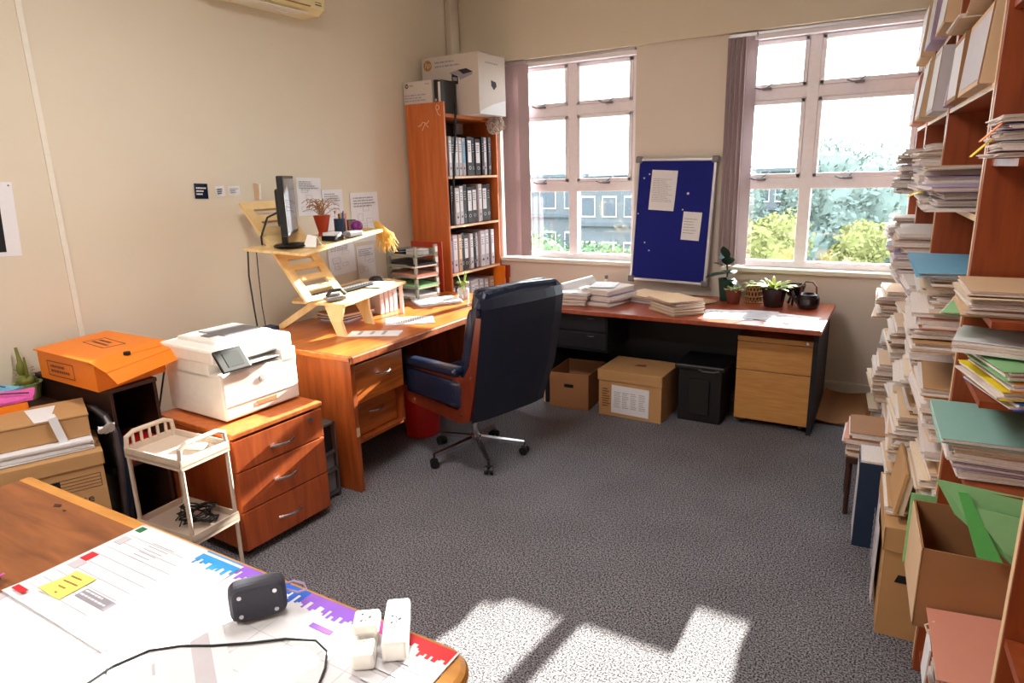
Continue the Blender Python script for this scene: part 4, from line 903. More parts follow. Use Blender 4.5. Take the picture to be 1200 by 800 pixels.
# pinboard leaning on the desk against the wall
pn = thing('pinboard', 'blue felt pinboard with aluminium frame between the two windows', 'pinboard', (-1.545, 4.985, .80))
T0 = TR(0, 0, 0, 0, R(-4.5)); T0 = Matrix.Rotation(R(1.5), 4, 'Y') @ Matrix.Rotation(R(-4.5), 4, 'X')
def pbx(*a, **k): return MB().box(*a, T=T0, **k)
pbx(-.29, .29, .0, .012, .02, .92).build('felt_panel', 'felt', pn)
f = MB()
for a in ((-.305, .305, -.008, .016, .0, .022), (-.305, .305, -.008, .016, .918, .94), (-.305, -.283, -.008, .016, 0, .94), (.283, .305, -.008, .016, 0, .94)): f.box(*a, bev=.004, T=T0)
f.build('frame', 'alu', pn)
for x in (-.292, .292):
    for z in (.012, .928): pbx(x-.028, x+.028, -.012, .018, z-.026, z+.026, bev=.012).build('corner_cap', 'grey', pn)
for (x, z) in ((-.2, .82), (-.24, .79), (.11, .68), (.08, .56), (-.27, .52), (-.2, .3), (-.16, .24)): MB().ball((x, -.004, z), .006 if x < .1 else .010, T=T0, n=6).build('push_pin', 'white', pn)
for (nm, lab, x, z, w_, h_, rows_) in (('pinned_sheet', 'white printed table sheet pinned at upper left of the blue pinboard', -.085, .70, .2, .3, 14), ('pinned_note', 'smaller white sheet pinned at the right of the blue pinboard', .155, .44, .14, .21, 6)):
    t = thing(nm, lab, 'paper', pn.location); TT = T0@PYN(x, -.0015, z)@TR(0, 0, 0, R(-2))
    MB().sheet(w_, h_, .001, lambda u, v: .02*max(0, u-v-.7), 8, 8, T=TT).build('sheet', 'paper', t)
    q = MB(); rg = random.Random(5)
    lines(q, -w_*.42, w_*.42, -h_*.3, h_*.3, rows_, rg, .0014, TT, h=.25); q.build('printed_text', 'inktxt', t)
    MB().ball((x+(.05 if rows_ > 10 else 0), -.006, z+h_*.46), .006, T=T0, n=6).build('push_pin', 'white', t)
we = thing('marker_bottle', 'small white marker standing behind the paper stacks by the wall', 'marker', (-2.03, 4.94, .721))
MB().cyl((0, 0, 0), (0, 0, .09), .012, n=12).build('barrel', 'white', we); MB().cyl((0, 0, .09), (0, 0, .12), .013, n=12).build('cap', 'grey', we)

# document piles on the window desk
def folder(label, m, x, y, z, rz, w_, d_, h_, seed, name='document_folder', group=None, loc_parent=None, n=3, warp=.006, tilt=0, top=None, pg='pages', cat='folder', proud=.01):
    rg = random.Random(seed); t = thing(name, label, cat, (x, y, z), rz, group)
    if tilt: t.rotation_euler = (0, tilt, rz)
    a, b_, c_ = rg.uniform(0, 6), rg.uniform(0, 6), rg.uniform(-1, 1)
    f = lambda u, v: warp*(math.sin(4*u+a)*math.cos(3*v+b_)*.5+.5)*.6
    e = min(.004, h_*.22); cv = MB(); cv.sheet(w_, d_, e*.5, f, 5, 4)
    cv.sheet(w_*rg.uniform(.97, 1), d_*rg.uniform(.97, 1), e*.5, lambda u, v: f(u, v)+h_-e*.5, 5, 4, T=TR(rg.uniform(-.004, .004), rg.uniform(-.004, .004), 0, rg.uniform(-.02, .02)))
    cv.build('cover', m, t)
    p = MB(); hh = (h_-e*1.3)/n
    for i in range(n):
        p.sheet(w_*.96+rg.uniform(0, proud), d_*.96, hh*.9, lambda u, v, i=i: f(u, v)+e*.55+i*hh, 5, 4, T=TR(rg.uniform(-proud, proud), rg.uniform(-.005, .005), 0, rg.uniform(-.03, .03)))
    p.build('pages', pg, t)
    return t
def pile(where, mats, x, y, z, rz, w_, d_, hs, seed, group, toplabel=None, jit=.015, dirT=None, **k):
    rg = random.Random(seed)
    for i, h in enumerate(hs):
        m = mats[i % len(mats)]
        nth = ['bottom one', 'second from bottom', 'third from bottom', 'fourth from bottom', 'fifth from bottom', 'sixth from bottom', 'seventh from bottom', 'eighth from bottom', 'ninth from bottom', 'tenth from bottom', 'eleventh from bottom', 'twelfth from bottom'][i]
        if i == len(hs)-1 and not toplabel: nth = 'topmost'
        lab = toplabel if (toplabel and i == len(hs)-1) else where+', '+nth
        folder(lab, m, x+rg.uniform(-jit, jit), y+rg.uniform(-jit, jit), z, rz+rg.uniform(-.06, .06), w_*rg.uniform(.96, 1.03), d_*rg.uniform(.96, 1.03), h*.97-.0012, seed*100+i, group=group, warp=min(.005, h*.25), **k)
        z += h+.0025
    return z
z = pile('document bundle in left paper pile on window desk', ['pages', 'kraft2', 'pages', 'paper'], -2.03, 4.40, .7215, R(5), .25, .33, [.022, .02, .025, .02], 31, 'bundles in the left pile on the window desk', 'topmost white bundle of the left pile on the window desk')
q = thing('curled_paper', 'curled white paper roll on top of the left pile on the window desk', 'paper', (-2.06, 4.46, z+.004), R(-40))
MB().sheet(.1, .26, .003, lambda u, v: .05*math.sin((u+.5)*math.pi)**.5 if 0 < u+.5 < 1 else 0, 14, 3, T=TR(0, 0, 0, 0, R(9))).build('sheet', 'paper', q)
z = pile('thick white block in second paper pile on window desk', ['pages', 'lilac', 'pages'], -1.81, 4.43, .7215, R(-14), .24, .33, [.03, .045, .04], 33, 'blocks in the second pile on the window desk')
paper_sheet('pale blue-white sheet on top of the second paper pile on the window desk', -1.84, 4.45, z+.004, R(10), .18, .24, 7, 'bluecloth' if 0 else 'paper', rows=0, h=.003)
z = pile('buff folder in pile below blue pinboard', ['lilac', 'kraft2', 'kraft2'], -1.56, 4.62, .7215, R(-20), .29, .27, [.02, .014, .016], 35, 'buff folders in the pile below the pinboard', 'topmost buff folder of the pile below the blue pinboard')
z = pile('buff folder in front pile on window desk', ['kraft2', 'kraft2', 'pagesb', 'kraft2'], -1.27, 4.33, .7215, R(-40), .30, .24, [.018, .018, .016, .018, .014], 37, 'buff folders in the front pile on the window desk', 'topmost buff folder of the front pile at the middle of the window desk')
folder('single thin buff folder lying behind the front pile on the window desk', 'kraft2', -1.25, 4.66, .7215, R(-32), .2, .28, .012, 77)
paper_sheet('white printed sheet on the window desk left of the other sunlit sheets', -.93, 4.35, .7215, R(12), .30, .3, 3, rows=10)
paper_sheet('white sheet overlapping others near the right corner of the window desk', -.55, 4.36, .7215, R(-10), .29, .28, 5, rows=10)
paper_sheet('bluish white sheet in the middle of the sunlit papers on the window desk', -.735, 4.40, .7245, R(4), .2, .28, 6, 'paperg', rows=6)

# pot plants
def pot(mb, r0, r1, h, c=(0, 0, 0), n=24): return mb.lathe([(0, 0), (r0, 0), (r1, h-.01), (r1+.004, h), (r1-.006, h), (r1-.008, h-.015), (r0*.8, .01), (0, .01)], c, n)
def leafm(mb, p, d, L_, W_, bend=.3, n=5):
    p = Vector(p); d = Vector(d).normalized(); s_ = d.cross(Vector((0, 0, 1)))
    if s_.length < .1: s_ = Vector((1, 0, 0))
    s_.normalize(); vs = []
    for i in range(n+1):
        u = i/n; wd = W_*math.sin(math.pi*min(.98, max(.04, u)))**.7/2; c = p+d*L_*u+Vector((0, 0, -bend*L_*u*u)); nrm = s_.cross(d)*.0015
        vs += [c-s_*wd, c+nrm*2-Vector((0, 0, wd*.15)), c+s_*wd]
    fs = []
    for i in range(n):
        a = i*3; fs += [(a, a+1, a+4, a+3), (a+1, a+2, a+5, a+4)]
    b0 = [v+Vector((0, 0, -.0016)) for v in vs]; H = len(vs); vs2 = vs+b0
    fs2 = fs+[tuple(H+k for k in f_[::-1]) for f_ in fs]
    for i in range(n):
        a = i*3; fs2 += [(a, a+3, H+a+3, H+a), (a+2, H+a+2, H+a+5, a+5)]
    return mb.add(vs2, fs2, True)
p1 = thing('potted_plant', 'rubber plant with large dark round leaves in a dark pot on the window desk', 'plant', (-1.06, 4.84, .7215))
pot(MB(), .04, .055, .16).build('pot', 'leafd', p1)
q = MB(); q.tube([(0, 0, .1), (.005, 0, .2), (-.01, 0, .34)], .006, 7)
for (d, z, l_, w_, be) in (((-1, -.5, .1), .20, .15, .12, .3), ((.6, -.8, .3), .22, .12, .1, .4), ((-.2, -.5, 1.0), .30, .12, .08, .1), ((.9, .1, .45), .24, .14, .085, .4), ((-.6, .3, .8), .27, .11, .09, .2), ((.2, -.6, .7), .26, .12, .09, .2), ((.8, -.4, -.1), .17, .11, .07, .4), ((-.8, -.3, .6), .24, .12, .10, .3)): leafm(q, (0, 0, z), d, l_, w_, be)
q.build('leaves', 'leafd', p1)
p2 = thing('potted_plant', 'small succulent in a brown clay pot in front of the rubber plant', 'plant', (-.985, 4.75, .7215))
pot(MB(), .042, .055, .10).build('pot', 'terracotta', p2)
q = MB(); rg = random.Random(1)
for i in range(26):
    a = i*2.4; leafm(q, (.02*math.cos(a), .02*math.sin(a), .085), (math.cos(a), math.sin(a), rg.uniform(.3, 1.4)), rg.uniform(.04, .07), .022, .2, 4)
q.build('leaves', 'leafv', p2)
p3 = thing('potted_plant', 'spider plant in a woven cane basket pot on the window desk', 'plant', (-.865, 4.84, .7215))
q = MB(); n = 14
for s_ in (1, -1):
    for i in range(n):
        a0 = 2*math.pi*i/n; q.tube([(.052*math.cos(a0+s_*u*.9), .052*math.sin(a0+s_*u*.9), .005+.12*u) for u in (0, .25, .5, .75, 1)], .0035, 5)
for z in (.006, .045, .085, .125): q.tube([(.055*math.cos(2*math.pi*i/20), .055*math.sin(2*math.pi*i/20), z) for i in range(20)], .005, 6, closed=True)
q.build('cane_basket', 'cane', p3); MB().lathe([(0, .002), (.045, .002), (.048, .12), (0, .115)]).build('inner_pot', 'darkw', p3)
def grassy(mb, n, rad, hh, seed, W_=.012, be=.6):
    rg = random.Random(seed)
    for i in range(n):
        a = rg.uniform(0, 6.28); leafm(mb, (.02*math.cos(a), .02*math.sin(a), 0), (math.cos(a), math.sin(a), rg.uniform(.3, 1.6)), rg.uniform(.5, 1)*rad, W_, be, 6)
    return mb
q = put(grassy(MB(), 26, .12, .1, 2), TR(0, 0, .115)); q.build('leaves', 'leafv', p3)
p4 = thing('potted_plant', 'yellow green leafy plant in a wide black glazed pot on the window desk', 'plant', (-.715, 4.74, .7215))
pot(MB(), .062, .082, .135).build('pot', 'blackpot', p4)
q = put(grassy(MB(), 40, .17, .1, 4, .022, .35), TR(0, 0, .12)); q.build('leaves', 'leafy', p4)
p5 = thing('black_bowl_pot', 'dark bowl shaped pot on feet between the wide black pot and the teapot planter', 'pot', (-.60, 4.86, .7215))
q = MB().lathe([(0, .05), (.03, .05), (.05, .07), (.068, .13), (.072, .14), (.066, .14), (.045, .075), (0, .06)], n=24)
for i in range(3): q.tube([(.03*math.cos(i*2.1+.4), .03*math.sin(i*2.1+.4), .06), (.05*math.cos(i*2.1+.4), .05*math.sin(i*2.1+.4), .0)], .008, 7)
q.build('bowl', 'blackpot', p5)
p6 = thing('kettle_planter', 'shiny dark teapot shaped pot with arched handle at the right end of the window desk', 'pot', (-.50, 4.76, .7215))
MB().lathe([(0, 0), (.06, 0), (.072, .03), (.072, .07), (.058, .095), (.05, .1), (.044, .095), (.05, .06), (.05, .01), (0, .008)], n=28).build('body', 'blackpot', p6)
MB().tube([(-.05, 0, .09), (-.045, 0, .15), (-.02, 0, .178), (.02, 0, .178), (.045, 0, .15), (.05, 0, .09)], .006, 8).build('handle', 'chairw', p6)
MB().tube([(-.06, 0, .03), (-.09, 0, .07), (-.105, 0, .11)], [.016, .011, .009], 9).build('spout', 'blackpot', p6)
# ------------------------------------------------------------------ near desk
nd = thing('near_desk', 'worn brown desk in the foreground with a rounded pale edge', 'desk', (-1.5, .45, 0))
x0, x1, y0, y1 = -.87, .872, -.45, .447
poly = [(x0, y0), (x1-.05, y0)]+[(x1-.06+.06*math.cos(a), y0+.06+.06*math.sin(a)) for a in [R(-90+15*i) for i in range(7)]]+[(x1-.07+.07*math.cos(a), y1-.07+.07*math.sin(a)) for a in [R(15*i) for i in range(7)]]+[(x0, y1)]
ins = [(min(x1-.018, p[0]) if p[0] > 0 else p[0], max(y0, min(y1-.018, p[1]))) for p in poly]
MB().prism([(x0, y0), (x1-.03, y0), (x1-.03, y1-.08), (x1-.08, y1-.03), (x0, y1-.03)], .71, .739).build('desktop', 'near', nd)
eb = [(x1-.01, y0+.0, .722)]+[(x1-.07+.06*math.cos(a), y1-.07+.06*math.sin(a), .722) for a in [R(10*i) for i in range(10)]]+[(x0, y1-.01, .722)]
q = MB(); q.tube(eb, .0175, 10)
q.prism([(x1-.035, y0), (x1-.008, y0)]+[(x1-.07+.062*math.cos(R(10*i)), y1-.07+.062*math.sin(R(10*i))) for i in range(10)]+[(x0, y1-.008), (x0, y1-.035)]+[(x1-.08+.045*math.cos(R(90-10*i)), y1-.08+.045*math.sin(R(90-10*i))) for i in range(10)], .706, .7395)
q.build('edge_band', 'nearedge', nd)
for x in (-.82, .70): MB().box(x, x+.03, -.42, .36, 0, .706, bev=.003).build('side_panel', 'near', nd)
MB().box(-.79, .70, .2, .22, .25, .705).build('modesty_panel', 'near', nd)
q = MB(); q.slab([(-.59, .385, .7392), (-.565, .392, .7392), (-.55, .38, .7392), (-.575, .372, .7392)], (0, 0, .0004)); q.build('worn_mark', 'darkw', nd); q = MB(); q.slab([(-.53, .375, .7392), (-.515, .38, .7392), (-.51, .37, .7392)], (0, 0, .0004)); q.build('worn_mark', 'darkw', nd)

dpd = thing('desk_pad', 'large white desk pad calendar with a coloured skyline print on the near desk', 'desk pad', (-1.19, .64, .7405))
MB().box(-.525, .525, -.3, .245, 0, .003).build('pages', 'paper', dpd)
MB().box(-.525, -.495, -.3, .243, .0032, .0036).build('header_strip', 'paperg', dpd)
rg = random.Random(12); cols = [(-.25, -.12, 'inkcy'), (-.12, .04, 'inkpur'), (.04, .12, 'inkblue'), (.12, .30, 'inkpur'), (.30, .39, 'inkmag'), (.39, .52, 'inkred')]
for (a, b, m) in cols:
    q = MB(); x = a
    while x < b: 
        wq = rg.uniform(.004, .012); q.box(x, min(x+wq, b), .24-rg.uniform(.014, .045), .2445, .0032, .0037); x += wq
    q.build('skyline_print', m, dpd)
def patch(x0, x1, y0, y1, m, nm, z=.0038, pr=dpd): return MB().box(x0+1.19, x1+1.19, y0-.64, y1-.64, z, z+.0006).build(nm, m, pr)
patch(-1.702, -1.68, .705, .74, 'inkred', 'red_block') if 0 else None
q = MB()
for r in range(5): q.box(.38, .5, .02+.035*r, .03+.035*r, .0032, .0036); q.box(.4, .46, .035+.035*r-.008, .037+.035*r-.008, .0032, .0036)
q.build('printed_lines', 'paperg', dpd)
q = MB()
for r in range(9): q.box(-.2+.08*r, -.2+.08*r+.001, -.28, .15, .0031, .0034)
for r in range(4): q.box(-.2, .44, -.2+.1*r, -.199+.1*r, .0031, .0034)
q.build('printed_grid', 'paperg', dpd)
bl = patch(-1.215, -1.137, .541, .555, 'inkblue', 'blue_label')
patch(-.99, -.93, .80, .812, 'inkpur', 'purple_label')

cp_ = thing('planner_sheet', 'white planner page with red tabs and curled corner over the left of the desk pad', 'paper', (-1.505, .71, .7445))
MB().sheet(.42, .335, .0015, lambda u, v: .05*max(0, (-v-.5+.35*(.5+u)*0+.18))**1.0*(max(0, .5-u*.6))*.6, 14, 14).build('sheet', 'paper', cp_)
for (a, b, c, d, m, n_) in ((-1.697, -1.65, .556, .571, 'inkred', 'red_tab'), (-1.70, -1.67, .706, .738, 'inkred', 'red_tab'), (-1.697, -1.66, .675, .704, 'paperg', 'grey_tab'), (-1.70, -1.67, .79, .822, 'paperg', 'grey_tab'), (-1.705, -1.68, .85, .872, 'inkgreen', 'green_mark'), (-1.545, -1.426, .616, .645, 'inkgrey', 'grey_label')):
    MB().box(a+1.505, b+1.505, c-.71, d-.71, .010 if c < .6 else .0022, .0105 if c < .6 else .0027).build(n_, m, cp_)
q = MB()
for r in range(2): lines(q, -.035+.0, .07, -.087+.012*r, -.079+.012*r, 1, random.Random(r), .003, h=.6)
q.build('label_text', 'paper', cp_)
q = MB()
for k in range(6): q.box(-.09+.0, -.03+.005*k, .06+.013*k, .0612+.013*k, .0022, .0026)
for k in range(9): q.box(-.19, .2-.02*k, -.12+.03*k, -.1193+.03*k, .0022, .0025)
q.build('ruled_lines', 'inkgrey', cp_)
q = MB(); rg = random.Random(9); x = .07
while x < .205:
    wq = rg.uniform(.004, .011); q.box(x, x+wq, .155-rg.uniform(.012, .04), .158, .0022, .0028); x += wq
q.build('skyline_print', 'inkcy', cp_)
sn = thing('sticky_note', 'yellow sticky note with writing on the planner page on the near desk', 'note', (-1.60, .63, .7480), R(3))
MB().sheet(.08, .085, .0008, lambda u, v: .012*max(0, -u-v-.3), 8, 8).build('sheet', 'sticky', sn)
q = MB(); rg = random.Random(3)
for k in range(4): lines(q, -.028, .03, .02-.018*k, .028-.018*k, 1, rg, .0012, h=.5)
q.build('handwriting', 'kraft3', sn)
ls = thing('loose_sheet', 'white sheet with grey printing partly under the black cable in the foreground', 'paper', (-1.13, .58, .7442), R(-30))
MB().sheet(.3, .21, .001).build('sheet', 'paper', ls)
q = MB(); q.box(-.12, .13, .04, .075, .0012, .0016); q.box(-.12, .0, -.03, -.025, .0012, .0016); q.build('printed_band', 'paperg', ls)

sk = thing('bluetooth_speaker', 'dark rounded portable speaker standing on the desk pad', 'speaker', (-1.11, .775, .746), R(52))
body = MB(); n = 22; ring = []
def rr(i, n, w_, h_, r):
    a = 2*math.pi*i/n; c, s_ = math.cos(a), math.sin(a); e = .38
    return (math.copysign(abs(c)**e, c)*w_, math.copysign(abs(s_)**e, s_)*h_)
secs = [(-.024, .72), (-.022, .86), (-.016, .96), (-.008, 1), (.008, 1), (.016, .96), (.022, .86), (.024, .72)]
vs = []; fs = []; N = 36
for (d, k) in secs:
    for i in range(N):
        a, b = rr(i, N, .058, .043, 0); vs.append((a*k if k < 1 else a, d, b*k+.044))
for j in range(len(secs)-1):
    for i in range(N): fs.append((j*N+i, j*N+(i+1) % N, (j+1)*N+(i+1) % N, (j+1)*N+i))
fs.append(tuple(range(N))[::-1]); fs.append(tuple(range((len(secs)-1)*N, len(secs)*N)))
MB().add(vs, fs, True).build('body', 'speaker', sk)
for (x, z) in ((-.035, .022), (.035, .022), (-.035, .066), (.035, .066)): MB().cyl((x, -.0245, z), (x, -.0275, z), .0045, n=10).build('foot_stud', 'alu', sk)
MB().tube([(.056, 0, .06), (.075, .01, .055), (.095, .0, .05), (.10, -.01, .04), (.08, -.012, .04), (.058, -.006, .05)], .0028, 7).build('strap_loop', 'lilac', sk)
tag(MB().tube([(-1.23, .45, .7475), (-1.235, .53, .7475), (-1.215, .59, .7475), (-1.17, .63, .7475), (-1.115, .66, .7475), (-1.05, .705, .7475), (-1.0, .745, .7475), (-.94, .772, .7475), (-.895, .76, .7475), (-.865, .725, .7475), (-.845, .69, .7475), (-.84, .6, .7475)], .0026, 7).build('charging_cable', 'black'), 'thin black cable curving across the white papers in front of the speaker', 'cable')
def adaptor(label, x, y, z, rz, w_, d_, h_, socket):
    t = thing('plug_adaptor', label, 'adaptor', (x, y, z), rz)
    MB().box(-w_/2, w_/2, -d_/2, d_/2, 0, h_, bev=.007).build('body', 'white', t)
    if socket:
        s_ = MB(); s_.cyl((0, .008, h_), (0, .008, h_+.0008), .0035, n=10)
        for (a, b) in ((-.01, -.008), (.01, -.008)): s_.cyl((a, b, h_), (a, b, h_+.0008), .003, n=8)
        s_.box(-.012, -.004, .0, .002, h_, h_+.0008); s_.box(.004, .012, .0, .002, h_, h_+.0008); s_.build('socket_holes', 'ink', t)
    else: MB().box(-w_*.3, w_*.3, -.001, .001, h_, h_+.0006).build('mould_line', 'lgrey', t)
    return t
adaptor('long white plug adaptor block nearest the far edge of the near desk', -.80, .86, .7445, R(-54), .14, .05, .045, True)
adaptor('white multi socket adaptor block with pin holes, raised on another adaptor', -.848, .826, .7445+.0305, R(-54), .055, .052, .024, True)
adaptor('small white adaptor under the raised socket block on the near desk', -.848, .826, .7445, R(-54), .042, .042, .030, False)
adaptor('small white adaptor nearest the camera on the near desk', -.812, .776, .7445, R(-54), .05, .045, .036, False)
ps = thing('floral_bag', 'black floral fabric bag at the left edge of the near desk', 'bag', (-1.80, .45, .742), R(20))
MB().box(-.07, .075, -.1, .1, 0, .035, bev=.014).build('body', 'dfloral', ps); MB().tube([(.076, -.1, .02), (.079, 0, .022), (.076, .1, .02)], .003, 6).build('piping', 'magenta', ps)

# ------------------------------------------------------------------ right bookcases, front line runs slightly askew to the wall
RA = math.atan2(.06, 1)       # local +x goes into the case, local +y towards the windows
def RC(s, w_): c, n = math.cos(RA), math.sin(RA); return (.178+w_*c-s*n, 2.3+w_*n+s*c)
def rcase(label, s0, s1, shelves, H=2.55):
    x, y = RC(s0, 0); t = thing('open_bookcase', label, 'bookcase', (x, y, 0), RA); D = .30; W = s1-s0
    MB().box(0, D, 0, .02, 0, H, bev=.0015).build('side_panel', 'shelfw', t); MB().box(-.0015, 0, .001, .019, .02, H).build('front_edge', 'shelfe', t)
    MB().box(0, D, W-.022, W-.002, 0, H, bev=.0015).build('side_panel', 'shelfw', t); MB().box(D-.008, D, .02, W-.022, 0, H).build('back_panel', 'shelfw', t)
    for z in shelves:
        fr_ = .14 if z < .1 and s0 == 0 else .004
        s_ = MB().box(fr_, D-.008, .0205, W-.0225, z-.018, z).build('shelf', 'shelfw', t); MB().box(fr_-.0015, fr_, .0205, W-.0225, z-.018, z).build('shelf_edge', 'shelfe', s_)
    return t
x, y = RC(-.64, 0)
t = thing('open_bookcase', 'cherry wood shelf bay nearest the camera holding the green, teal and pink folders', 'bookcase', (x, y, 0), RA)
MB().box(0, .30, .614, .634, 0, 2.55, bev=.0015).build('side_panel', 'shelfw', t); MB().box(.292, .30, 0, .614, 0, 2.55).build('back_panel', 'shelfw', t)
for z, n in ((.08, 0), (.37, 0), (.83, .26), (1.065, .28), (1.27, .28), (1.655, .26), (2.05, .0)): MB().box(.012, .291, n, .6135, z-.018, z).build('shelf', 'shelfw', t)
x, y = RC(-.94, 0)
t = thing('open_bookcase', 'cherry wood bookcase whose end panel fills the lower right corner of the photo', 'bookcase', (x, y, 0), RA)
MB().box(0, .30, -.02, 0, 0, 2.55, bev=.0015).build('side_panel', 'shelfw', t); MB().box(-.0015, 0, -.019, -.001, .02, 2.55).build('front_edge', 'shelfe', t)
MB().box(0, .30, -.9, -.88, 0, 2.55, bev=.0015).build('side_panel', 'shelfw', t); MB().box(.292, .30, -.88, -.02, 0, 2.55).build('back_panel', 'shelfw', t)
for z in (.08, .45, .80, 1.15, 1.5, 1.86, 2.2): MB().box(.004, .291, -.879, -.021, z-.018, z).build('shelf', 'shelfw', t)
rcase('cherry wood open bookcase, second from the camera, with the archive boxes in front', 0, 1.076, [.08, .45, .795, 1.08, 1.50, 1.86, 2.20])
rcase('cherry wood open bookcase, third from the camera along the right wall', 1.08, 2.046, [.08, .42, .74, 1.12, 1.50, 1.86, 2.20])
rcase('narrow cherry wood open bookcase at the far end by the right window', 2.05, 2.70, [.08, .42, .74, 1.12, 1.50, 1.86, 2.20])
def rpile(where, mats, s, w_, z, L_, D_, hs, seed, group, top=None, rz=0, jit=.02, **k):
    x, y = RC(s, w_); return pile(where, mats, x, y, z+.0015, RA+rz, D_, L_, hs, seed, group, top, jit, **k)
K = ['kraft2', 'pages', 'pagesb', 'kraft2', 'kraft', 'pages']; Wt = ['pages', 'paperg', 'pages', 'lilac', 'pages', 'kraft2']
def hs(tot, n, seed):
    rg = random.Random(seed); v = [rg.uniform(.6, 1.4) for _ in range(n)]; s_ = sum(v); return [a/s_*tot-.0025 for a in v]
# -- nearest case
rpile('paper bundle high on nearest right bookcase', Wt, -.20, .125, 1.655, .24, .29, hs(.10, 5, 1), 101, 'bundles on the top visible shelf of the nearest bookcase', 'curled paper bundle topmost on the highest visible shelf of the nearest bookcase', jit=.01)
for (m, l_, dz, dw) in (('orangec', 'orange paper tag sticking out of the bundles on the nearest right bookcase', .055, -.035), ('yellow', 'small yellow tag sticking out of the bundles on the nearest right bookcase', .02, -.05)):
    x, y = RC(-.28, dw); tag(MB().sheet(.05, .045, .002, lambda u, v: .02*u, 4, 4, T=TR(0, 0, 0, RA, 0, R(-25))).build('paper_tag', m, None, (x, y, 1.66+dz)), l_, 'tag')
rpile('brown folder in middle bundle of nearest right bookcase', ['kraft2', 'pages', 'pages', 'pagesb'], -.19, .145, 1.27, .27, .36, hs(.068, 5, 2), 102, 'brown folders on the middle shelf of the nearest bookcase', 'wide brown folder lying on top of the middle bundle of the nearest bookcase', jit=.008)
x, y = RC(-.17, .09); folder('pale green folder jutting out beneath the brown bundle of the nearest bookcase', 'green', x, y, 1.2605, RA+R(-14), .30, .25, .008, 5)
rpile('coloured folder under brown bundle in nearest right bookcase', ['inkblue', 'yellow', 'orangec', 'green'], -.25, .17, 1.065, .28, .30, hs(.10, 4, 3), 103, 'coloured folders in the nearest bookcase', 'pale green folder on top of the yellow and orange ones in the nearest bookcase', rz=R(14), jit=.012)
x, y = RC(-.22, .10); folder('white crumpled document sleeve jutting out above the yellow folder', 'paper', x, y, 1.17, RA+R(-12), .27, .22, .03, 9)
rpile('document bundle under teal folder of nearest right bookcase', ['pages', 'lilac', 'pages', 'kraft2'], -.19, .135, .83, .27, .31, hs(.10, 4, 4), 104, 'bundles under the teal folder', jit=.012)
x, y = RC(-.20, .125); t = folder('large teal folder lying over document bundles in the nearest right bookcase', 'teal', x, y, .942, RA, .37, .29, .014, 12)
t.rotation_euler = (R(3), 0, RA)
def rface(pts):   # (s, w, z) points of the case frame
    return [(*RC(a, b), c) for a, b, c in pts]
t = thing('hanging_folder', 'large pale green folder drooping forward under the teal folder of the nearest bookcase', 'folder', (*RC(-.38, .08), .8)); OO = Vector(t.location)
MB().slab([Vector(p)-OO for p in rface([(-.375, -.058, .845), (-.375, .20, .825), (-.405, .22, .64), (-.405, .12, .66), (-.395, -.01, .765)])], (0, -.004, 0)).build('cover', 'green', t)
MB().slab([Vector(p)-OO+Vector((0, .006, 0)) for p in rface([(-.372, -.04, .835), (-.372, .19, .815), (-.395, .20, .68), (-.385, .01, .79)])], (0, .01, 0)).build('pages', 'pages', t)
t = thing('hanging_folder', 'bright green folder strip hanging down over the open cardboard file box', 'folder', (*RC(-.42, .05), .75)); OO = Vector(t.location)
MB().slab([Vector(p)-OO for p in rface([(-.41, -.012, .835), (-.41, .01, .835), (-.43, .10, .67), (-.43, .045, .672)])], (0, -.003, 0)).build('cover', 'green2', t)
MB().slab([Vector(p)-OO for p in rface([(-.41, .012, .80), (-.41, .2, .78), (-.43, .2, .66), (-.43, .10, .70)])], (0, -.004, 0)).build('inner_cover', 'green', t)
x, y = RC(-.18, .095)
t = thing('file_box', 'open brown cardboard file box with a green back flap in the nearest right bookcase', 'box', (x, y, .3715), RA)
q = MB(); w_, d_, h_ = .31, .31, .245; q.box(-w_/2, w_/2, -d_/2, d_/2, 0, .004)
for a in ((-w_/2, w_/2, -d_/2, -d_/2+.004), (-w_/2, w_/2, d_/2-.004, d_/2), (-w_/2, -w_/2+.004, -d_/2, d_/2), (w_/2-.004, w_/2, -d_/2, d_/2)): q.box(*a, 0, h_)
q.build('carton', 'kraft3', t); MB().box(-w_/2-.01, w_/2, d_/2+.001, d_/2+.005, .02, h_+.02).build('back_flap', 'green', t); MB().box(-w_/2-.003, -w_/2-.0005, -d_/2, d_/2, .01, h_-.005).build('side_label', 'kraft2', t)
rpile('file bundle below pink folder on nearest right bookcase', ['pages', 'kraft2', 'pages'], -.48, .13, .08, .26, .26, hs(.2, 4, 8), 108, 'bundles under the pink folder')
rpile('document bundle directly under the pink folder', ['pages', 'lilac'], -.48, .13, .3715, .24, .25, [.02, .018], 109, 'two bundles directly under the pink folder', jit=.008)
x, y = RC(-.48, .12); t = folder('large pink folder on a low shelf of the nearest right bookcase', 'pink', x, y, .425, RA, .30, .28, .014, 14); t.rotation_euler = (R(5), R(-3), RA)
x, y = RC(-.42, -.03); t = thing('string_tied_label', 'white paper label tied to the files beside the pink folder', 'label', (x, y, .34), RA)
MB().box(-.002, .002, -.05, .03, -.07, .07, T=TR(0, 0, 0, 0, R(8))).build('card', 'paper', t); MB().tube([(0, .0, .07), (-.01, .01, .09), (.01, .02, .1), (.02, .0, .08)], .003, 5).build('string', 'pagesb', t)

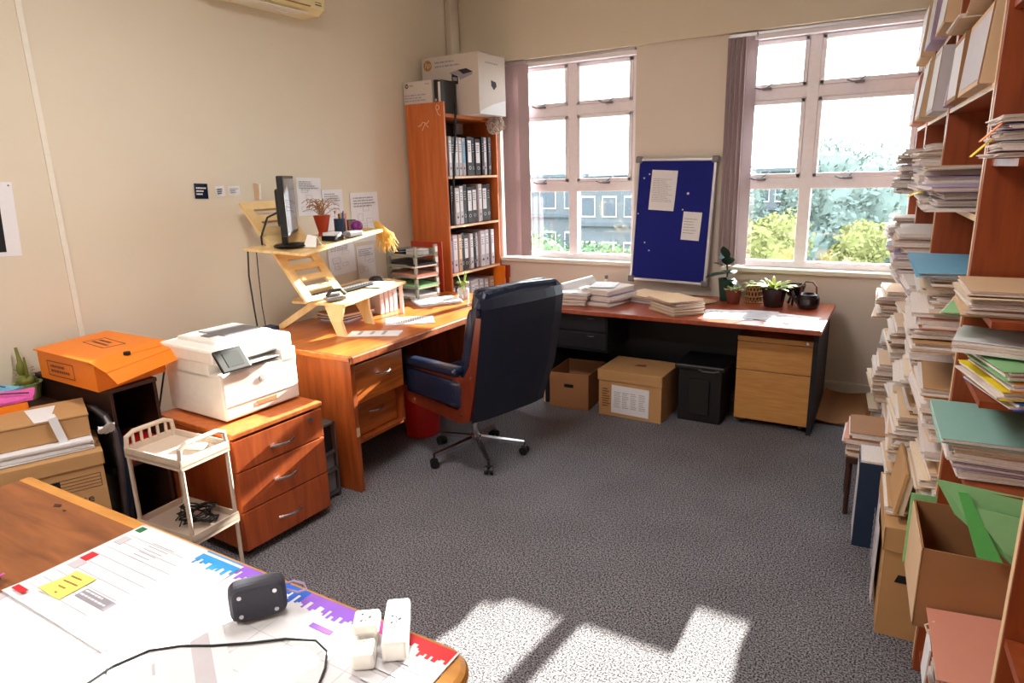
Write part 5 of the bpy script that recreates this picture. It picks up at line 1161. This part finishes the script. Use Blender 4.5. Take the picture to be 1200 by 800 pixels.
# -- second case: shelves of bundles
rpile('bundle below box files of second bookcase, near stack', Wt, .30, .08, 1.50, .34, .33, hs(.08, 4, 21), 121, 'lower bundles of the second bookcase shelf near the window light', 'purple grey topmost bundle below the framed files, near side', jit=.03)
rpile('bundle below box files of second bookcase, far stack', Wt, .66, .07, 1.50, .3, .33, hs(.14, 6, 22), 122, 'bundles of the far stack below the framed files', jit=.035)
x, y = RC(.40, -.11); tag(MB().sheet(.09, .08, .002, lambda u, v: .02*u, 4, 4, T=TR(0, 0, 0, RA, 0, R(-8))).build('paper_tag', 'yellow', None, (x, y, 1.555)), 'yellow slip sticking out of the bundles below the framed files', 'tag')
zt = rpile('document bundle under light blue folder of second bookcase', ['kraft', 'pages', 'pink', 'pages', 'kraft2', 'pages', 'pagesb'], .26, .09, 1.08, .40, .36, hs(.235, 9, 23), 123, 'bundles under the blue folder', jit=.03)
x, y = RC(.26, .085); t = folder('light blue folder lying on top of the large pile in the second bookcase', 'blue', x, y, zt+.003, RA, .42, .42, .012, 24); t.rotation_euler = (R(2), 0, RA)
zt = rpile('wrapped bundle in lower middle of second bookcase', ['kraft2', 'pages', 'kraft2', 'kraft'], .22, .11, .795, .36, .34, hs(.17, 4, 25), 125, 'wrapped bundles in the second bookcase', 'crumpled brown package with adhesive tape on the second bookcase', jit=.015)
x, y = RC(.16, .08); tag(MB().sheet(.1, .16, .001, None, 3, 3, T=TR(0, 0, 0, RA)).build('adhesive_tape', 'sticky', None, (x, y, zt+.003)), 'strip of yellow brown adhesive tape across the brown package', 'tape')
rpile('buff folder in tall pile under taped package', K, .20, .13, .45, .34, .30, hs(.30, 12, 26), 126, 'buff folders in the tall pile under the taped package', jit=.03)
rpile('buff folder in far tall pile of second bookcase', K, .66, .08, .45, .34, .34, hs(.30, 11, 27), 127, 'buff folders in the far tall pile of the second bookcase', jit=.03)
rpile('buff folder in far upper pile of second bookcase', K, .68, .08, .795, .33, .34, hs(.16, 6, 28), 128, 'buff folders in the far upper pile of the second bookcase', jit=.03)
rpile('white bundle behind blue topped pile of second bookcase', Wt, .72, .08, 1.08, .3, .34, hs(.13, 5, 29), 129, 'white bundles beside the blue topped pile', jit=.03)
rpile('buff folder at floor level behind floor archive box', K, .25, .22, .08, .36, .16, hs(.32, 9, 30), 130, 'buff folders behind the archive boxes', jit=.02)
rpile('brown folder on floor shelf of second bookcase, far side', K, .78, .10, .08, .34, .32, hs(.33, 9, 31), 131, 'brown folders on the floor shelf of the second bookcase', jit=.02)
# -- third and fourth cases
sets = [(1.30, 'near'), (1.72, 'far')]
sd_ = 200
for ci, (c0, nm) in enumerate((((1.30, 1.74), 'third'), ((2.34,), 'farthest'))):
    for si, (z, tot) in enumerate(((.08, .27), (.42, .24), (.74, .22), (1.12, .26), (1.50, .26))):
        for k, s in enumerate(c0):
            sd_ += 1; pos = ('near half', 'far half')[k] if len(c0) > 1 else 'by window'
            lv = ('floor', 'second lowest', 'middle', 'fourth', 'upper')[si]
            rpile('folder on %s shelf of %s bookcase, %s' % (lv, nm, pos), K if si < 3 else Wt, s, .06+.03*(sd_ % 3)-.02, z, .34, .32, hs(tot*random.Random(sd_).uniform(.75, 1), 7, sd_), sd_, '%s shelf pile of the %s bookcase, %s' % (lv, nm, pos), jit=.035)
# sideways pile on the floor in front of the third case
x, y = RC(1.15, -.14); z = .24
ft = thing('step_stool', 'dark low stool carrying brown folders in front of the right bookcases', 'stool', (x, y, 0), RA)
MB().box(-.1, .1, -.14, .14, .27, .30, bev=.005).build('seat', 'darkw', ft)
for a in (-.08, .08):
    for b in (-.12, .12): MB().cyl((a, b, 0), (a, b, .27), .012, n=8).build('leg', 'darkw', ft)
pile('brown folder on low stool in front of the bookcases', ['kraft3', 'kraft', 'pink'], x, y, .3015, RA, .2, .27, [.03, .03, .025, .03], 300, 'brown folders on the low stool', 'topmost brown folder of the small pile on the stool')
x, y = RC(.83, -.13); t = thing('blue_document_box', 'dark blue document box with white front standing on the floor by the bookcases', 'box', (x, y, 0), RA)
MB().box(-.06, .06, -.1, .1, 0, .40, bev=.003).build('body', 'denim', t); MB().box(-.0615, -.06, -.09, .09, .02, .35).build('front_label', 'paperg', t); MB().box(-.055, .055, -.095, .095, .4005, .41).build('pages', 'pages', t)
# archive boxes on the floor in front of the second case
x, y = RC(.36, -.01)
a3 = archive_box('archive_box', 'orange brown archive box with pasted white sheet on the floor by the right bookcases', x, y, 0, RA, .20, .46, .43, 'kraft', .09)
sh = MB().sheet(.3, .32, .002, lambda u, v: .006*math.sin(5*u), 6, 2, T=PXN(-.1105, .03, .20)).build('pasted_sheet', 'paperg', a3)
q = MB(); lines(q, -.12, .12, -.1, .12, 8, random.Random(3), .008, PXN(-.111, .03, .20), h=.3); q.build('sheet_text', 'inkgrey', sh)
MB().slab([(-.06, -.2305, .22), (.02, -.2305, .22), (.01, -.2305, .25), (-.05, -.2305, .25)], (0, -.001, 0)).build('hand_hole', 'blackm', a3)
x, y = RC(.36, -.08); t = folder('orange folder standing upright on top of the archive box in front of the bookcase', 'kraft', x, y, .4315, RA, .06, .3, .03, 61)
x, y = RC(.30, -.085); t = thing('standing_folder', 'upright buff folder leaning on the pile above the floor archive box', 'folder', (x, y, .464), RA)
MB().box(-.012, .0, -.15, .15, 0, .16, bev=.002, T=TR(0, 0, 0, 0, 0, R(8))).build('cover', 'kraft', t); MB().box(.001, .02, -.14, .14, 0, .15, T=TR(0, 0, 0, 0, 0, R(8))).build('pages', 'pagesb', t)

# framed files on the shelf at 1.86 and above
fm = ['paperg', 'clear', 'kraft2']
def framed(label, s, z, L_, H_, tilt, m, fmn, depth=.10, w0=-.03):
    x, y = RC(s, w0); t = thing('box_file', label, 'file box', (x, y, z+.001), RA); t.rotation_euler = (0, R(tilt), RA)
    MB().box(0, depth, -L_/2, L_/2, 0, H_, bev=.002).build('case', m, t)
    MB().box(-.0015, -.0002, -L_/2+.015, L_/2-.02, .015, H_-.02).build('front_sheet', fmn, t)
    MB().box(-.003, -.0016, -L_/2, -L_/2+.012, 0, H_).build('edge_tape', 'kraft3', t)
    return t
framed('large file box with pale front sheet beside the nearest divider, high on the second bookcase', .30, 1.861, .46, .22, 4, 'kraft2', 'paperg')
framed('file box with mottled green white front, next to the large pale one', .72, 1.861, .30, .22, 2, 'kraft3', 'paper')
framed('purple edged file box with brown back on the high shelf', .93, 1.861, .11, .24, 6, 'lilac', 'lilac')
framed('white file box on the high shelf of the third bookcase, near half', 1.32, 1.861, .34, .26, 3, 'paperg', 'paper', w0=-.05)
framed('white file box on the high shelf of the third bookcase, far half', 1.72, 1.861, .34, .27, 5, 'kraft2', 'paper', w0=-.07)
framed('white file box on the high shelf of the farthest bookcase', 2.32, 1.861, .4, .26, 3, 'pink', 'paperg', w0=-.06)
framed('pale file box on the topmost shelf of the second bookcase, near side', .28, 2.235, .42, .25, 4, 'kraft2', 'paperg')
framed('grey white file box on the topmost shelf of the second bookcase, middle', .68, 2.235, .32, .27, 6, 'lilac', 'paper')
framed('white file box on the topmost shelf of the third bookcase, near half', 1.3, 2.201, .36, .27, 5, 'kraft2', 'paper', w0=-.05)
framed('white file box on the topmost shelf of the third bookcase, far half', 1.74, 2.201, .36, .28, 4, 'lilac', 'paperg', w0=-.06)
framed('white file box on the topmost shelf of the farthest bookcase', 2.32, 2.201, .42, .28, 4, 'kraft2', 'paper', w0=-.06)
for i, s in enumerate((.22, .60, 1.3, 1.75)):
    x, y = RC(s+.06, .115); folder(['brown card folder lying flat above the large pale file box', 'brown card folder lying flat above the mottled file box', 'brown card folder overhanging the high shelf of the third bookcase', 'curled brown folder overhanging near the window top'][i], 'kraft2', x-.02, y, 2.105, RA+R(3*i-4), .30, .34, .016, 400+i) if i < 2 else None
